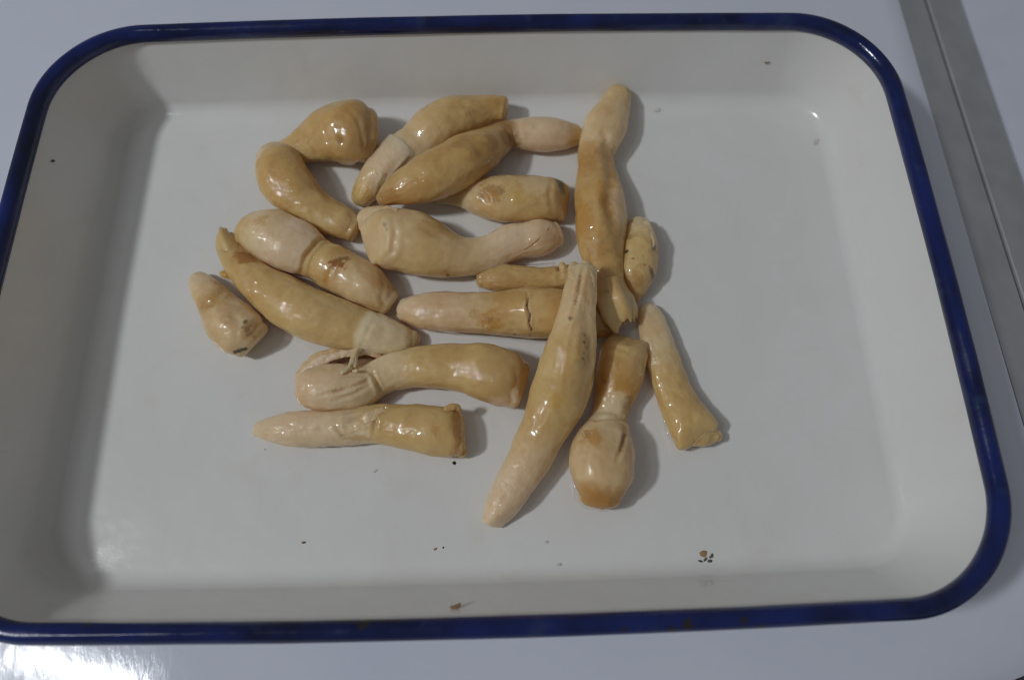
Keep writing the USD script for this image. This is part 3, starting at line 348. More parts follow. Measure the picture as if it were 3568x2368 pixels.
    {'cuts': [], 'label': 'slim smooth ochre specimen with a small knob, ending behind the diagonal one', 'seed': 13, 'spine': [(0.00523, 0.01592, 0.00368, 0.00495), (0.00875, 0.01539, 0.00462, 0.00623), (0.01389, 0.01511, 0.00494, 0.00665), (0.02107, 0.01501, 0.00478, 0.00644), (0.03032, 0.01455, 0.00431, 0.0058), (0.03859, 0.01494, 0.004, 0.00538), (0.04686, 0.01572, 0.00432, 0.00581), (0.05205, 0.01612, 0.00416, 0.0056)], 'caps': (0.8, 0.8), 'flat': 0.79, 'mottle': 0.5, 'bands': [(0, (0.555, 0.35, 0.145)), (0.3, (0.68, 0.47, 0.2)), (1, (0.65, 0.415, 0.15))], 'feats': [('groove', [(0.04094, 0.01725, 0.00808), (0.04028, 0.01219, 0.00765)], 0.00122, 0.0005)], 'stains': [([(0.03995, 0.01742, 0.00789)], 0.00153, (0.1, 0.055, 0.022), 0.648, 0.5)], 'extras': [{'part': 'knob', 'kind': 'tube', 'rows': [(0.04311, 0.01567, 0.0075, 0.00204), (0.04274, 0.01767, 0.0085, 0.00224), (0.04216, 0.01889, 0.0088, 0.00204)], 'colour': (0.68, 0.47, 0.2), 'squash': 0.9, 'seed': 41}]},
    {'cuts': [], 'label': 'specimen with a white rounded left tip and a dark ring crack, under the diagonal one', 'seed': 14, 'spine': [(-0.03131, 0.00027, 0.00439, 0.00591), (-0.02772, -0.00048, 0.00547, 0.00736), (-0.02155, -0.00173, 0.00654, 0.0088), (-0.01049, -0.00262, 0.00699, 0.00941), (0.00352, -0.00352, 0.00729, 0.00982), (0.0155, -0.00428, 0.00789, 0.01063), (0.02743, -0.00473, 0.0088, 0.01185), (0.04134, -0.00565, 0.00864, 0.01164), (0.05332, -0.0077, 0.00712, 0.00959), (0.0611, -0.00899, 0.00498, 0.0067)], 'caps': (0.75, 0.8), 'flat': 0.79, 'mottle': 0.4, 'bands': [(0, (0.79, 0.58, 0.37)), (0.25, (0.79, 0.58, 0.37)), (0.36, (0.755, 0.555, 0.31)), (0.45, (0.68, 0.47, 0.2)), (0.62, (0.68, 0.47, 0.2)), (0.7, (0.65, 0.415, 0.15)), (1, (0.55, 0.29, 0.07))], 'feats': [('groove', [(0.02467, 0.00368, 0.01522), (0.02499, -0.00137, 0.01764), (0.02448, -0.00593, 0.0179), (0.02536, -0.00977, 0.01714), (0.02532, -0.01252, 0.01569), (0.02637, -0.01653, 0.00878)], 0.00059, 0.0006), ('ridge', [(0.02258, 0.00104, 0.01651), (0.02347, -0.00782, 0.01748), (0.02392, -0.01585, 0.01121)], 0.00176, 0.0005)], 'stains': [([(0.02499, -0.00137, 0.01764), (0.02448, -0.00593, 0.0179), (0.02569, -0.00919, 0.01738), (0.02533, -0.01201, 0.01603), (0.02625, -0.01471, 0.01375)], 0.00052, (0.1, 0.055, 0.022), 0.918, 0.9), ([(0.0077, -0.00965, 0.01397)], 0.00526, (0.55, 0.29, 0.07), 0.81, 0.9), ([(0.0077, -0.00965, 0.01397)], 0.00175, (0.33, 0.165, 0.045), 0.756, 0.7), ([(0.01572, -0.00309, 0.01633)], 0.00876, (0.55, 0.29, 0.07), 0.43200000000000005, 0.95), ([(0.00179, -0.00715, 0.01438)], 0.00468, (0.55, 0.29, 0.07), 0.43200000000000005, 0.9), ([(0.01868, -0.01532, 0.00966)], 0.00088, (0.1, 0.055, 0.022), 0.756, 0.5), ([(0.02546, -0.01639, 0.00979)], 0.00088, (0.1, 0.055, 0.022), 0.756, 0.5), ([(0.05655, -0.01126, 0.01313)], 0.01171, (0.33, 0.165, 0.045), 0.54, 0.5)]},
    {'cuts': [((0.01944, -0.04136, 0.01589), (0.7771, -0.3238, 0.5397), 0.0003)], 'label': 'curved specimen whose pale bulb is slit open under a skin flap, left end', 'seed': 15, 'spine': [(-0.07079, -0.03739, 0.00814, 0.00962), (-0.0666, -0.03785, 0.0087, 0.0106), (-0.06087, -0.03799, 0.00868, 0.0108), (-0.05431, -0.03763, 0.00824, 0.01042), (-0.0488, -0.03632, 0.00736, 0.00946), (-0.04331, -0.03338, 0.00648, 0.0085), (-0.03663, -0.03071, 0.00648, 0.00873), (-0.02593, -0.02908, 0.00694, 0.00935), (-0.0142, -0.029, 0.00768, 0.01035), (-0.0025, -0.03063, 0.0087, 0.01171), (0.00714, -0.03361, 0.00969, 0.01305), (0.01438, -0.03634, 0.00952, 0.01282), (0.01819, -0.03769, 0.00835, 0.01124)], 'caps': (0.85, 0.42), 'flat': 0.79, 'mottle': 0.3, 'bands': [(0, (0.79, 0.58, 0.37)), (0.3, (0.755, 0.555, 0.31)), (0.42, (0.755, 0.555, 0.31)), (0.52, (0.68, 0.47, 0.2)), (0.8, (0.68, 0.47, 0.2)), (1, (0.555, 0.35, 0.145))], 'feats': [('groove', [(-0.06645, -0.04353, 0.01583), (-0.0598, -0.04211, 0.01653), (-0.0524, -0.04083, 0.01585), (-0.04654, -0.03707, 0.01445), (-0.04432, -0.03393, 0.01344)], 0.00074, 0.0006), ('groove', [(-0.0598, -0.04561, 0.01469), (-0.05147, -0.04275, 0.01493), (-0.04553, -0.03878, 0.01391)], 0.00093, 0.00065), ('groove', [(-0.05741, -0.03551, 0.01677), (-0.052, -0.03496, 0.01581), (-0.04578, -0.03423, 0.01389)], 0.00066, 0.00045), ('ridge', [(-0.05609, -0.04243, 0.01603), (-0.04901, -0.03987, 0.01502)], 0.00112, 0.0006), ('groove', [(-0.05524, -0.03115, 0.01479), (-0.04864, -0.03236, 0.014), (-0.044, -0.03266, 0.0132)], 0.00095, 0.0008), ('ridge', [(-0.04627, -0.03336, 0.01381), (-0.04421, -0.0379, 0.01346), (-0.04264, -0.04181, 0.01071)], 0.00085, 0.0009), ('groove', [(-0.044, -0.03266, 0.0132), (-0.04199, -0.03787, 0.01235), (-0.04063, -0.04099, 0.00921)], 0.00076, 0.0009), ('groove', [(0.01775, -0.03456, 0.01903), (0.01956, -0.03957, 0.01756), (0.01638, -0.04726, 0.01294)], 0.00131, 0.0007), ('ridge', [(0.01785, -0.04415, 0.01604), (0.01846, -0.04704, 0.01298)], 0.00149, 0.0011)], 'stains': [([(-0.0598, -0.04211, 0.01653), (-0.04654, -0.03707, 0.01445)], 0.00112, (0.33, 0.165, 0.045), 0.43200000000000005, 0.6), ([(0.01817, -0.04418, 0.01581), (0.01872, -0.0467, 0.01333)], 0.00252, (0.88, 0.7, 0.45), 0.8640000000000001, 0.4), ([(0.02347, -0.03558, 0.01562), (0.02405, -0.04021, 0.01335)], 0.00509, (0.55, 0.29, 0.07), 0.48600000000000004, 0.5), ([(0.01082, -0.04791, 0.01281), (0.01829, -0.04838, 0.01049)], 0.00393, (0.79, 0.58, 0.37), 0.54, 0.6)], 'extras': [{'part': 'skin_flap', 'kind': 'tube', 'rows': [(-0.07644, -0.03531, 0.009, 0.00249), (-0.07382, -0.03087, 0.01, 0.0023), (-0.06905, -0.02687, 0.011, 0.00231), (-0.0625, -0.0242, 0.011, 0.00193), (-0.05584, -0.02294, 0.011, 0.00174), (-0.05126, -0.0221, 0.01, 0.00175), (-0.04681, -0.02194, 0.008, 0.00156), (-0.04264, -0.02281, 0.006, 0.00118)], 'colour': (0.79, 0.58, 0.37), 'squash': 0.55, 'seed': 32}, {'part': 'cavity_lining', 'kind': 'tube', 'rows': [(-0.07392, -0.03064, 0.004, 0.00196), (-0.0682, -0.02782, 0.005, 0.00254), (-0.06149, -0.02593, 0.005, 0.00274), (-0.0547, -0.02466, 0.005, 0.00275), (-0.04807, -0.02387, 0.004, 0.00237)], 'colour': (0.3, 0.17, 0.1), 'squash': 0.35, 'seed': 33}, {'part': 'flap_wall', 'kind': 'tube', 'rows': [(-0.07861, -0.03279, 0.0034, 0.00234), (-0.0762, -0.02779, 0.0036, 0.00275), (-0.07143, -0.02316, 0.0036, 0.00276), (-0.06451, -0.02041, 0.0036, 0.00257), (-0.05728, -0.0193, 0.0035, 0.00238), (-0.04947, -0.0189, 0.003, 0.00199)], 'colour': (0.755, 0.555, 0.31), 'squash': 1.2, 'seed': 34}, {'part': 'strand', 'kind': 'tube', 'rows': [(-0.05004, -0.02127, 0.0105, 0.00116), (-0.05166, -0.02315, 0.0125, 0.00135), (-0.05247, -0.02569, 0.0135, 0.00153), (-0.05288, -0.02842, 0.0145, 0.00133), (-0.05392, -0.03126, 0.016, 0.00104), (-0.05637, -0.03368, 0.017, 0.00075)], 'thin': 1, 'colour': (0.66, 0.52, 0.29), 'squash': 0.7, 'seed': 35}, {'part': 'strand', 'kind': 'tube', 'rows': [(-0.05245, -0.0261, 0.0135, 0.00115), (-0.05166, -0.02829, 0.014, 0.00105), (-0.05183, -0.03044, 0.0145, 0.00076)], 'thin': 1, 'colour': (0.66, 0.52, 0.29), 'squash': 0.7, 'seed': 36}, {'part': 'tissue_bead', 'kind': 'tube', 'rows': [(-0.05157, -0.0329, 0.016, 0.00113), (-0.05046, -0.03273, 0.016, 0.00113)], 'colour': (0.755, 0.555, 0.31), 'squash': 0.8, 'seed': 37, 'thin': 1}]},
    {'cuts': [((0.00991, -0.09549, 0.00918), (0.3807, -0.8159, 0.4351), 0.0003)], 'label': 'long specimen lying diagonally across the others, torn grooved top and cut lower tip', 'seed': 16, 'spine': [(0.04946, 0.00819, 0.02384, 0.00651), (0.0487, 0.00238, 0.02409, 0.00685), (0.04718, -0.00617, 0.02473, 0.00771), (0.04498, -0.01678, 0.02343, 0.00933), (0.04202, -0.02822, 0.02223, 0.01109), (0.03983, -0.03666, 0.01822, 0.01242), (0.0371, -0.04531, 0.01341, 0.01267), (0.03272, -0.05462, 0.01029, 0.01117), (0.02761, -0.06339, 0.00746, 0.01004), (0.02283, -0.07253, 0.00684, 0.00922), (0.01682, -0.08184, 0.00624, 0.0084), (0.01185, -0.09029, 0.00552, 0.00743), (0.00824, -0.09681, 0.00416, 0.0056)], 'caps': (0.4, 0.45), 'flat': 0.79, 'mottle': 0.35, 'bands': [(0, (0.755, 0.555, 0.31)), (0.15, (0.755, 0.555, 0.31)), (0.35, (0.68, 0.47, 0.2)), (0.6, (0.68, 0.47, 0.2)), (0.72, (0.755, 0.555, 0.31)), (0.85, (0.79, 0.58, 0.37)), (1, (0.79, 0.58, 0.37))], 'feats': [('groove', [(0.04991, 0.00895, 0.02896), (0.048, 0.00289, 0.02945), (0.04638, -0.00367, 0.03049), (0.04442, -0.01068, 0.03071), (0.04316, -0.01569, 0.03056)], 0.00095, 0.0009), ('ridge', [(0.04507, -0.0078, 0.03074), (0.04094, -0.02537, 0.03096), (0.03812, -0.0379, 0.02819), (0.03701, -0.04597, 0.02417)], 0.00111, 0.00055), ('groove', [(0.05051, -0.0012, 0.02976), (0.04939, -0.01735, 0.02984), (0.05021, -0.02839, 0.02826), (0.0483, -0.0376, 0.02644)], 0.00263, 0.0008), ('groove', [(0.04263, -0.0176, 0.03059), (0.04039, -0.0214, 0.03055)], 0.00055, 0.0005)], 'stains': [([(0.04778, 0.00396, 0.02927), (0.04629, -0.00408, 0.03054), (0.0446, -0.00988, 0.03073)], 0.00062, (0.33, 0.165, 0.045), 0.54, 0.95), ([(0.04826, -0.02382, 0.03001)], 0.00071, (0.1, 0.055, 0.022), 0.756, 0.5), ([(0.04762, -0.02705, 0.03004)], 0.00087, (0.1, 0.055, 0.022), 0.81, 0.5), ([(0.04876, -0.02903, 0.02918)], 0.00082, (0.1, 0.055, 0.022), 0.648, 0.5), ([(0.04724, -0.03162, 0.02941)], 0.00071, (0.1, 0.055, 0.022), 0.81, 0.5), ([(0.04679, -0.03401, 0.02887)], 0.00087, (0.1, 0.055, 0.022), 0.756, 0.5), ([(0.04762, -0.03548, 0.02789)], 0.0006, (0.1, 0.055, 0.022), 0.648, 0.5), ([(0.04762, -0.02705, 0.03004), (0.0467, -0.03449, 0.02874)], 0.00437, (0.33, 0.165, 0.045), 0.378, 0.7), ([(0.04241, -0.01653, 0.03046)], 0.0011, (0.1, 0.055, 0.022), 0.648, 0.8), ([(0.03504, -0.05026, 0.02199)], 0.00545, (0.62, 0.385, 0.08), 0.648, 0.8), ([(0.04576, -0.03961, 0.02678), (0.04472, -0.04764, 0.02211)], 0.00543, (0.555, 0.35, 0.145), 0.43200000000000005, 0.7), ([(0.05059, 0.00212, 0.02932), (0.05111, -0.00761, 0.02991)], 0.00396, (0.55, 0.29, 0.07), 0.324, 0.6)], 'extras': [{'part': 'torn_lip', 'kind': 'tube', 'rows': [(0.04617, -0.00065, 0.02677, 0.00284), (0.04581, 0.00483, 0.02576, 0.00344), (0.04574, 0.00905, 0.02489, 0.00308), (0.04572, 0.01106, 0.02426, 0.00232)], 'colour': (0.755, 0.555, 0.31), 'squash': 0.9, 'seed': 51, 'thin': 1}, {'part': 'torn_lip', 'kind': 'tube', 'rows': [(0.05169, -0.00136, 0.02622, 0.00284), (0.05168, 0.00414, 0.02603, 0.00344), (0.05139, 0.00846, 0.02582, 0.00326), (0.05119, 0.01078, 0.02544, 0.0025)], 'colour': (0.755, 0.555, 0.31), 'squash': 0.9, 'seed': 52, 'thin': 1}]},
    {'cuts': [((0.06868, -0.02315, 0.01434), (0.1133, 0.7026, 0.7026), 0.0003)], 'label': 'pale egg-shaped bulb with folds and a narrower amber neck, near the lower right', 'seed': 17, 'spine': [(0.07034, -0.02042, 0.00659, 0.00948), (0.06845, -0.02486, 0.00754, 0.01084), (0.06611, -0.03201, 0.00762, 0.01095), (0.06388, -0.03976, 0.00673, 0.00968), (0.06171, -0.04739, 0.00572, 0.00822), (0.05996, -0.0532, 0.00555, 0.00797), (0.05846, -0.05831, 0.00687, 0.00987), (0.05665, -0.06437, 0.00868, 0.01248), (0.05512, -0.07107, 0.00966, 0.01388), (0.0539, -0.07835, 0.00945, 0.01359), (0.05315, -0.08392, 0.00797, 0.01146), (0.05273, -0.08748, 0.00638, 0.00918)], 'caps': (0.34, 0.6), 'flat': 0.74, 'mottle': 0.5, 'bands': [(0, (0.555, 0.35, 0.145)), (0.1, (0.68, 0.47, 0.2)), (0.3, (0.55, 0.29, 0.07)), (0.46, (0.755, 0.555, 0.31)), (0.52, (0.755, 0.555, 0.31)), (0.7, (0.66, 0.475, 0.26)), (0.9, (0.755, 0.555, 0.31)), (0.97, (0.55, 0.29, 0.07)), (1, (0.55, 0.29, 0.07))], 'feats': [('groove', [(0.05252, -0.05654, 0.01363), (0.05859, -0.05595, 0.01373), (0.06678, -0.05588, 0.00824)], 0.00093, 0.0009), ('groove', [(0.0644, -0.05894, 0.01292), (0.06352, -0.06434, 0.01626), (0.0614, -0.07027, 0.01876), (0.05895, -0.0756, 0.01932)], 0.00093, 0.0011), ('ridge', [(0.06174, -0.06031, 0.01541), (0.06043, -0.06752, 0.01864)], 0.00147, 0.0007), ('groove', [(0.04715, -0.06149, 0.01457), (0.04476, -0.07021, 0.01653)], 0.0011, 0.0006), ('groove', [(0.06118, -0.02365, 0.01361), (0.0683, -0.0271, 0.01569), (0.07608, -0.02268, 0.01244)], 0.00115, 0.0006), ('ridge', [(0.06439, -0.02102, 0.01429), (0.06959, -0.02358, 0.01538), (0.07517, -0.02091, 0.01252)], 0.00135, 0.0006)], 'stains': [([(0.04955, -0.06574, 0.01811)], 0.00596, (0.55, 0.29, 0.07), 0.81, 0.8), ([(0.04799, -0.06307, 0.01618)], 0.00246, (0.33, 0.165, 0.045), 0.54, 0.9), ([(0.06367, -0.06319, 0.01574), (0.0614, -0.07027, 0.01876)], 0.00137, (0.33, 0.165, 0.045), 0.648, 0.6), ([(0.05182, -0.09095, 0.01214)], 0.00912, (0.44, 0.22, 0.06), 0.648, 0.5), ([(0.0566, -0.03705, 0.01143), (0.05517, -0.04822, 0.00953)], 0.00343, (0.55, 0.29, 0.07), 0.648, 0.7), ([(0.05737, -0.03942, 0.01185)], 0.00171, (0.33, 0.165, 0.045), 0.648, 0.8), ([(0.06746, -0.04865, 0.01011), (0.06822, -0.05339, 0.00617)], 0.00397, (0.33, 0.165, 0.045), 0.5940000000000001, 0.6), ([(0.06249, -0.048, 0.01176), (0.05725, -0.05376, 0.01218)], 0.00452, (0.88, 0.7, 0.45), 0.54, 0.6)]},
    {'cuts': [((0.0942, -0.05985, 0.01141), (0.1865, -0.4352, 0.8808), 0.00025)], 'label': 'pale specimen with a flattened flared foot, rightmost of the pile', 'seed': 18, 'spine': [(0.08175, -0.00279, 0.00288, 0.00494), (0.08234, -0.00792, 0.00365, 0.00627), (0.08382, -0.01673, 0.00418, 0.00717), (0.08599, -0.02841, 0.00446, 0.00765), (0.08853, -0.03977, 0.00462, 0.00793), (0.09169, -0.05041, 0.00532, 0.00913), (0.09466, -0.05809, 0.00612, 0.0105), (0.09646, -0.06166, 0.00641, 0.011)], 'caps': (0.8, 0.35), 'flat': 0.62, 'mottle': 0.25, 'bands': [(0, (0.79, 0.58, 0.37)), (0.3, (0.755, 0.555, 0.31)), (0.55, (0.68, 0.47, 0.2)), (1, (0.68, 0.47, 0.2))], 'feats': [('groove', [(0.09465, -0.05373, 0.01183), (0.09436, -0.06164, 0.01305), (0.09417, -0.06706, 0.00843)], 0.00131, 0.0007), ('ridge', [(0.08941, -0.0552, 0.01133), (0.08977, -0.06467, 0.01147)], 0.00168, 0.0005), ('ridge', [(0.10227, -0.06044, 0.01214), (0.10452, -0.06141, 0.00588)], 0.00167, 0.0011)], 'stains': [([(0.07899, -0.008, 0.00692), (0.0806, -0.0138, 0.00802)], 0.00599, (0.555, 0.35, 0.145), 0.43200000000000005, 0.7)], 'extras': [{'part': 'end_lobe', 'kind': 'tube', 'rows': [(0.09453, -0.05788, 0.0052, 0.00875), (0.10048, -0.06143, 0.0049, 0.00645), (0.10494, -0.06236, 0.0042, 0.00399), (0.10649, -0.06255, 0.004, 0.00285)], 'colour': (0.68, 0.47, 0.2), 'squash': 0.62, 'seed': 48}]},
    {'cuts': [((-0.00765, -0.06126, 0.0148), (0.8602, 0.1613, 0.4838), 0.0004)], 'label': 'pale specimen with a blunt pointed left tip and a frayed waist, lowest at the left', 'seed': 19, 'spine': [(-0.09548, -0.05442, 0.00252, 0.0034), (-0.09144, -0.05478, 0.0037, 0.00498), (-0.08238, -0.05518, 0.0053, 0.00713), (-0.07087, -0.0554, 0.00587, 0.00791), (-0.05954, -0.0555, 0.00588, 0.00791), (-0.05201, -0.05492, 0.00588, 0.00792), (-0.04441, -0.05386, 0.00632, 0.00851), (-0.03674, -0.05473, 0.00675, 0.00909), (-0.02719, -0.05625, 0.00731, 0.00985), (-0.01767, -0.05818, 0.00801, 0.01079), (-0.01017, -0.05948, 0.00786, 0.01059), (-0.00687, -0.05992, 0.00686, 0.00924)], 'caps': (0.38, 0.34), 'flat': 0.79, 'mottle': 0.25, 'bands': [(0, (0.79, 0.58, 0.37)), (0.35, (0.79, 0.58, 0.37)), (0.5, (0.755, 0.555, 0.31)), (0.62, (0.68, 0.47, 0.2)), (0.9, (0.68, 0.47, 0.2)), (1, (0.65, 0.415, 0.15))], 'feats': [('groove', [(-0.04293, -0.05059, 0.01271), (-0.0419, -0.05545, 0.0133), (-0.04275, -0.05973, 0.01158)], 0.00093, 0.0006), ('groove', [(-0.05891, -0.05637, 0.01208), (-0.0561, -0.05993, 0.01096), (-0.04893, -0.06048, 0.01018)], 0.00093, 0.0008), ('groove', [(-0.05453, -0.05476, 0.0121), (-0.05083, -0.05294, 0.01207), (-0.04521, -0.05153, 0.01273)], 0.00112, 0.0007), ('groove', [(-0.00679, -0.0611, 0.01528), (-0.00469, -0.06277, 0.01341), (-0.00598, -0.06633, 0.01215)], 0.0011, 0.0009), ('ridge', [(-0.05613, -0.05956, 0.01115), (-0.04886, -0.05949, 0.01094), (-0.04275, -0.05973, 0.01158)], 0.00093, 0.00045), ('ridge', [(-0.05818, -0.05327, 0.01187), (-0.05354, -0.05164, 0.0115), (-0.04802, -0.05148, 0.01226)], 0.00112, 0.0004)], 'stains': [([(-0.01593, -0.05974, 0.01652)], 0.00219, (0.55, 0.29, 0.07), 0.648, 0.9), ([(-0.00603, -0.05209, 0.01224), (-0.00345, -0.06086, 0.01328)], 0.00392, (0.55, 0.29, 0.07), 0.54, 0.5), ([(-0.05456, -0.0605, 0.01052), (-0.0454, -0.06127, 0.00943)], 0.00223, (0.555, 0.35, 0.145), 0.648, 0.9), ([(-0.05365, -0.0529, 0.01187)], 0.00308, (0.5, 0.42, 0.33), 0.43200000000000005, 0.8), ([(-0.05521, -0.05986, 0.01096), (-0.04522, -0.05987, 0.01097)], 0.00139, (0.88, 0.7, 0.45), 0.648, 0.7)], 'extras': [{'part': 'end_nub', 'kind': 'tube', 'rows': [(-0.01212, -0.05104, 0.012, 0.00168), (-0.00943, -0.04925, 0.013, 0.00149), (-0.00745, -0.04923, 0.012, 0.00112), (-0.00571, -0.05012, 0.01, 0.00094)], 'colour': (0.65, 0.415, 0.15), 'squash': 0.8, 'seed': 42, 'thin': 1}, {'part': 'skin_shred', 'kind': 'tube', 'rows': [(-0.04777, -0.05436, 0.01212, 0.0013), (-0.04406, -0.05228, 0.01254, 0.00223), (-0.0408, -0.05079, 0.01238, 0.00205), (-0.03759, -0.04921, 0.01187, 0.00131)], 'colour': (0.755, 0.555, 0.31), 'squash': 0.25, 'seed': 44, 'thin': 1}, {'part': 'end_lobe', 'kind': 'tube', 'rows': [(-0.00806, -0.06313, 0.006, 0.00413), (-0.00628, -0.06591, 0.0045, 0.0032), (-0.00556, -0.06697, 0.004, 0.00245)], 'colour': (0.68, 0.47, 0.2), 'squash': 0.85, 'seed': 46}]},
]
FILMS = [('thin clear film of liquid under the flared foot of the rightmost specimen',
  [(0.08231, -0.05248), (0.08395, -0.06138), (0.08778, -0.06709), (0.09595, -0.06941), (0.10567, -0.06812), (0.10512, -0.05701), (0.09135, -0.04063)]),
 ('thin clear film of liquid round the egg-shaped bulb',
  [(0.04045, -0.07935), (0.04148, -0.08806), (0.04673, -0.09366), (0.05591, -0.09497), (0.06372, -0.09009), (0.06932, -0.07915), (0.06537, -0.06959), (0.04633, -0.06911)]),
 ('thin clear film of liquid along the stubby yellowish specimen', [(-0.01237, 0.05871), (-0.00306, 0.05379), (0.01021, 0.04637), (0.02301, 0.04364), (0.03398, 0.05018), (0.00176, 0.06211)]),
 ('thin clear film of liquid at the blunt end of the slim ochre specimen', [(-0.00695, 0.01802), (-0.00029, 0.01557), (0.00234, 0.00803), (0.0323, 0.00842), (0.04144, 0.02608), (0.01194, 0.02448)]),
 ('thin clear film of liquid along the near side of the ring-cracked specimen',
  [(-0.01908, -0.0106), (0.00112, -0.01368), (0.02522, -0.01749), (0.03927, -0.01849), (0.0399, -0.00554), (-0.00899, 7e-05)]),
 ('thin clear film of liquid under the frayed waist of the lowest left specimen',
  [(-0.08737, -0.05919), (-0.06411, -0.0644), (-0.04703, -0.0633), (-0.0376, -0.06025), (-0.04563, -0.05124), (-0.07657, -0.05046)])]
DROPS = [((0.02975, -0.10533, 0.0), 0.00066, 'tiny clear droplet on the tray floor below the cut lower tip'), ((0.03479, -0.11451, 0.0), 0.00075, 'tiny clear droplet at the near edge of the tray floor')]
FLECKS = [((-0.00629, -0.12939, 0.0262), np.float64(0.00193), 0.42, (0.27, 0.165, 0.085), 'brown angular flake on the near tray wall just inside the blue rim'),
 ((0.09755, 0.11265, 0.0), np.float64(0.00175), 0.75, (0.66, 0.64, 0.6), 'pale dried ring mark on the far part of the tray floor'),
 ((-0.00924, -0.07108, 0.0), np.float64(0.00073), 1.0, (0.02, 0.02, 0.018), 'round black speck on the tray floor below the frayed specimen'),
 ((-0.04361, -0.07361, 0.0), np.float64(0.00096), 0.4, (0.6, 0.57, 0.5), 'faint grey fleck on the tray floor below the frayed specimen'),
 ((-0.07249, -0.10289, 0.0), np.float64(0.00078), 0.5, (0.2, 0.11, 0.05), 'brown seed-like fleck on the tray floor towards the near left'),
 ((-0.01698, -0.10694, 0.0), np.float64(0.00062), 0.6, (0.33, 0.19, 0.09), 'tan crumb on the tray floor by a tiny black dot'),
 ((-0.0137, -0.1065, 0.0), np.float64(0.00034), 1, (0.02, 0.02, 0.02), 'tiny black dot on the tray floor by the tan crumb'),
 ((0.15139, 0.12616, 0.01927), np.float64(0.00132), 0.9, (0.25, 0.18, 0.09), 'brown speck high on the far tray wall, right half'),
 ((-0.1946, 0.0695, 0.02755), np.float64(0.00103), 0.6, (0.16, 0.15, 0.1), 'dark speck on the left tray wall below the rim'),
 ((0.17837, 0.09111, 0.0), np.float64(0.00211), 0.5, (0.62, 0.58, 0.54), 'pale grey smudge at the far right floor corner'),
 ((0.09519, -0.11173, 0.0), np.float64(0.00139), 0.8, (0.38, 0.23, 0.1), 'brown crumb, largest of the dirt cluster at the near wall'),
 ((0.0987, -0.11286, 0.0), np.float64(0.00093), 0.6, (0.16, 0.12, 0.09), 'grey three-pointed crumb right of the brown one in the dirt cluster'),
 ((0.09375, -0.11464, 0.0), np.float64(0.00092), 0.4, (0.1, 0.06, 0.05), 'dark sliver at the left of the dirt cluster'),
 ((0.09601, -0.11401, 0.0), np.float64(0.00093), 0.5, (0.13, 0.11, 0.07), 'dark twisted crumb in the middle of the dirt cluster'),
 ((0.09774, -0.11474, 0.0), np.float64(0.00092), 0.6, (0.11, 0.1, 0.07), 'dark crumb at the right of the dirt cluster'),
 ((0.09807, -0.11648, 0.0), np.float64(0.00092), 0.4, (0.12, 0.11, 0.09), 'lowest dark crumb of the dirt cluster'),
 ((0.17843, -0.12411, 0.01485), np.float64(0.00073), 0.5, (0.48, 0.43, 0.34), 'small tan fleck on the near right corner of the tray wall'),
 ((-0.09245, -0.06305, 0.0), np.float64(0.00049), 1, (0.45, 0.45, 0.43), 'grey dot under the pointed tip of the lowest left specimen'),
 ((-0.10612, 0.13201, 0.03184), np.float64(0.00091), 0.5, (0.58, 0.52, 0.43), 'tan nick under the far rim towards the left'),
 ((-0.18292, 0.12174, 0.00975), np.float64(0.00076), 0.5, (0.4, 0.38, 0.34), 'dark nick at the far left wall corner')]
CHIPS = [((0.09604, -0.13649, 0.04027), np.float64(0.00168)),
 ((0.09671, -0.13934, 0.04027), np.float64(0.00137)),
 ((0.07604, -0.13683, 0.04027), np.float64(0.00245)),
 ((0.07051, -0.13838, 0.04027), np.float64(0.00183)),
 ((0.05374, -0.13781, 0.04027), np.float64(0.00137)),
 ((0.10257, -0.13907, 0.04027), np.float64(0.00153)),
 ((-0.03777, -0.13418, 0.04027), np.float64(0.00214)),
 ((0.00118, -0.13205, 0.04027), np.float64(0.00123)),
 ((0.09234, -0.1354, 0.04027), np.float64(0.00092)),
 ((-0.13547, -0.13095, 0.04027), np.float64(0.00107)),
 ((-0.09317, -0.13487, 0.04027), np.float64(0.00091)),
 ((0.19948, 0.09701, 0.04027), np.float64(0.00183)),
 ((-0.1965, 0.10648, 0.04027), np.float64(0.00142)),
 ((0.20332, -0.08464, 0.04027), np.float64(0.00099)),
 ((0.15187, -0.13479, 0.04027), np.float64(0.00123)),
 ((-0.20025, 0.08583, 0.04027), np.float64(0.00099))]

# ---------------------------------------------------------------- worktop under the tray
ZT = -0.0022


def strip(profile, y0, y1, ny=2, skew=0.0):
    """A long strip: profile of (x, z) pairs swept from y0 to y1; skew is the drift of x per metre of y."""
    ys = np.linspace(y0, y1, ny)
    G = np.array([[(px + skew * yy, yy, pz) for px, pz in profile] for yy in ys])
    V, F = G.reshape(-1, 3), []
    n, m = G.shape[:2]
    i = np.arange(n * m).reshape(n, m)
    q = np.stack([i[:-1, :-1], i[:-1, 1:], i[1:, 1:], i[1:, :-1]], -1).reshape(-1, 4)
    return V, np.vstack([q[:, [0, 1, 2]], q[:, [0, 2, 3]]])


EDGE = 0.2425
worktop = thing("worktop", "glossy white worktop under the enamel tray", "worktop")
SL = math.radians(17)
arc = [(EDGE - 0.007 + 0.040 * math.sin(a), ZT - 0.040 * (1 - math.cos(a))) for a in np.linspace(0, SL, 9)]
V, F = strip([(-0.9, ZT - 0.03), (-0.9, ZT)] + arc + [(arc[-1][0] + 0.0005, arc[-1][1] - 0.03)], -0.6, 0.6, 2, -0.013)
put("top", V, F, TABLE, worktop.GetPath(), smooth=20)
sl = math.tan(SL)
x0, z0 = arc[-1]
GX, EX = 0.2700, 0.2985


def slope(px):
    return z0 - 0.0003 - (px - x0) * sl


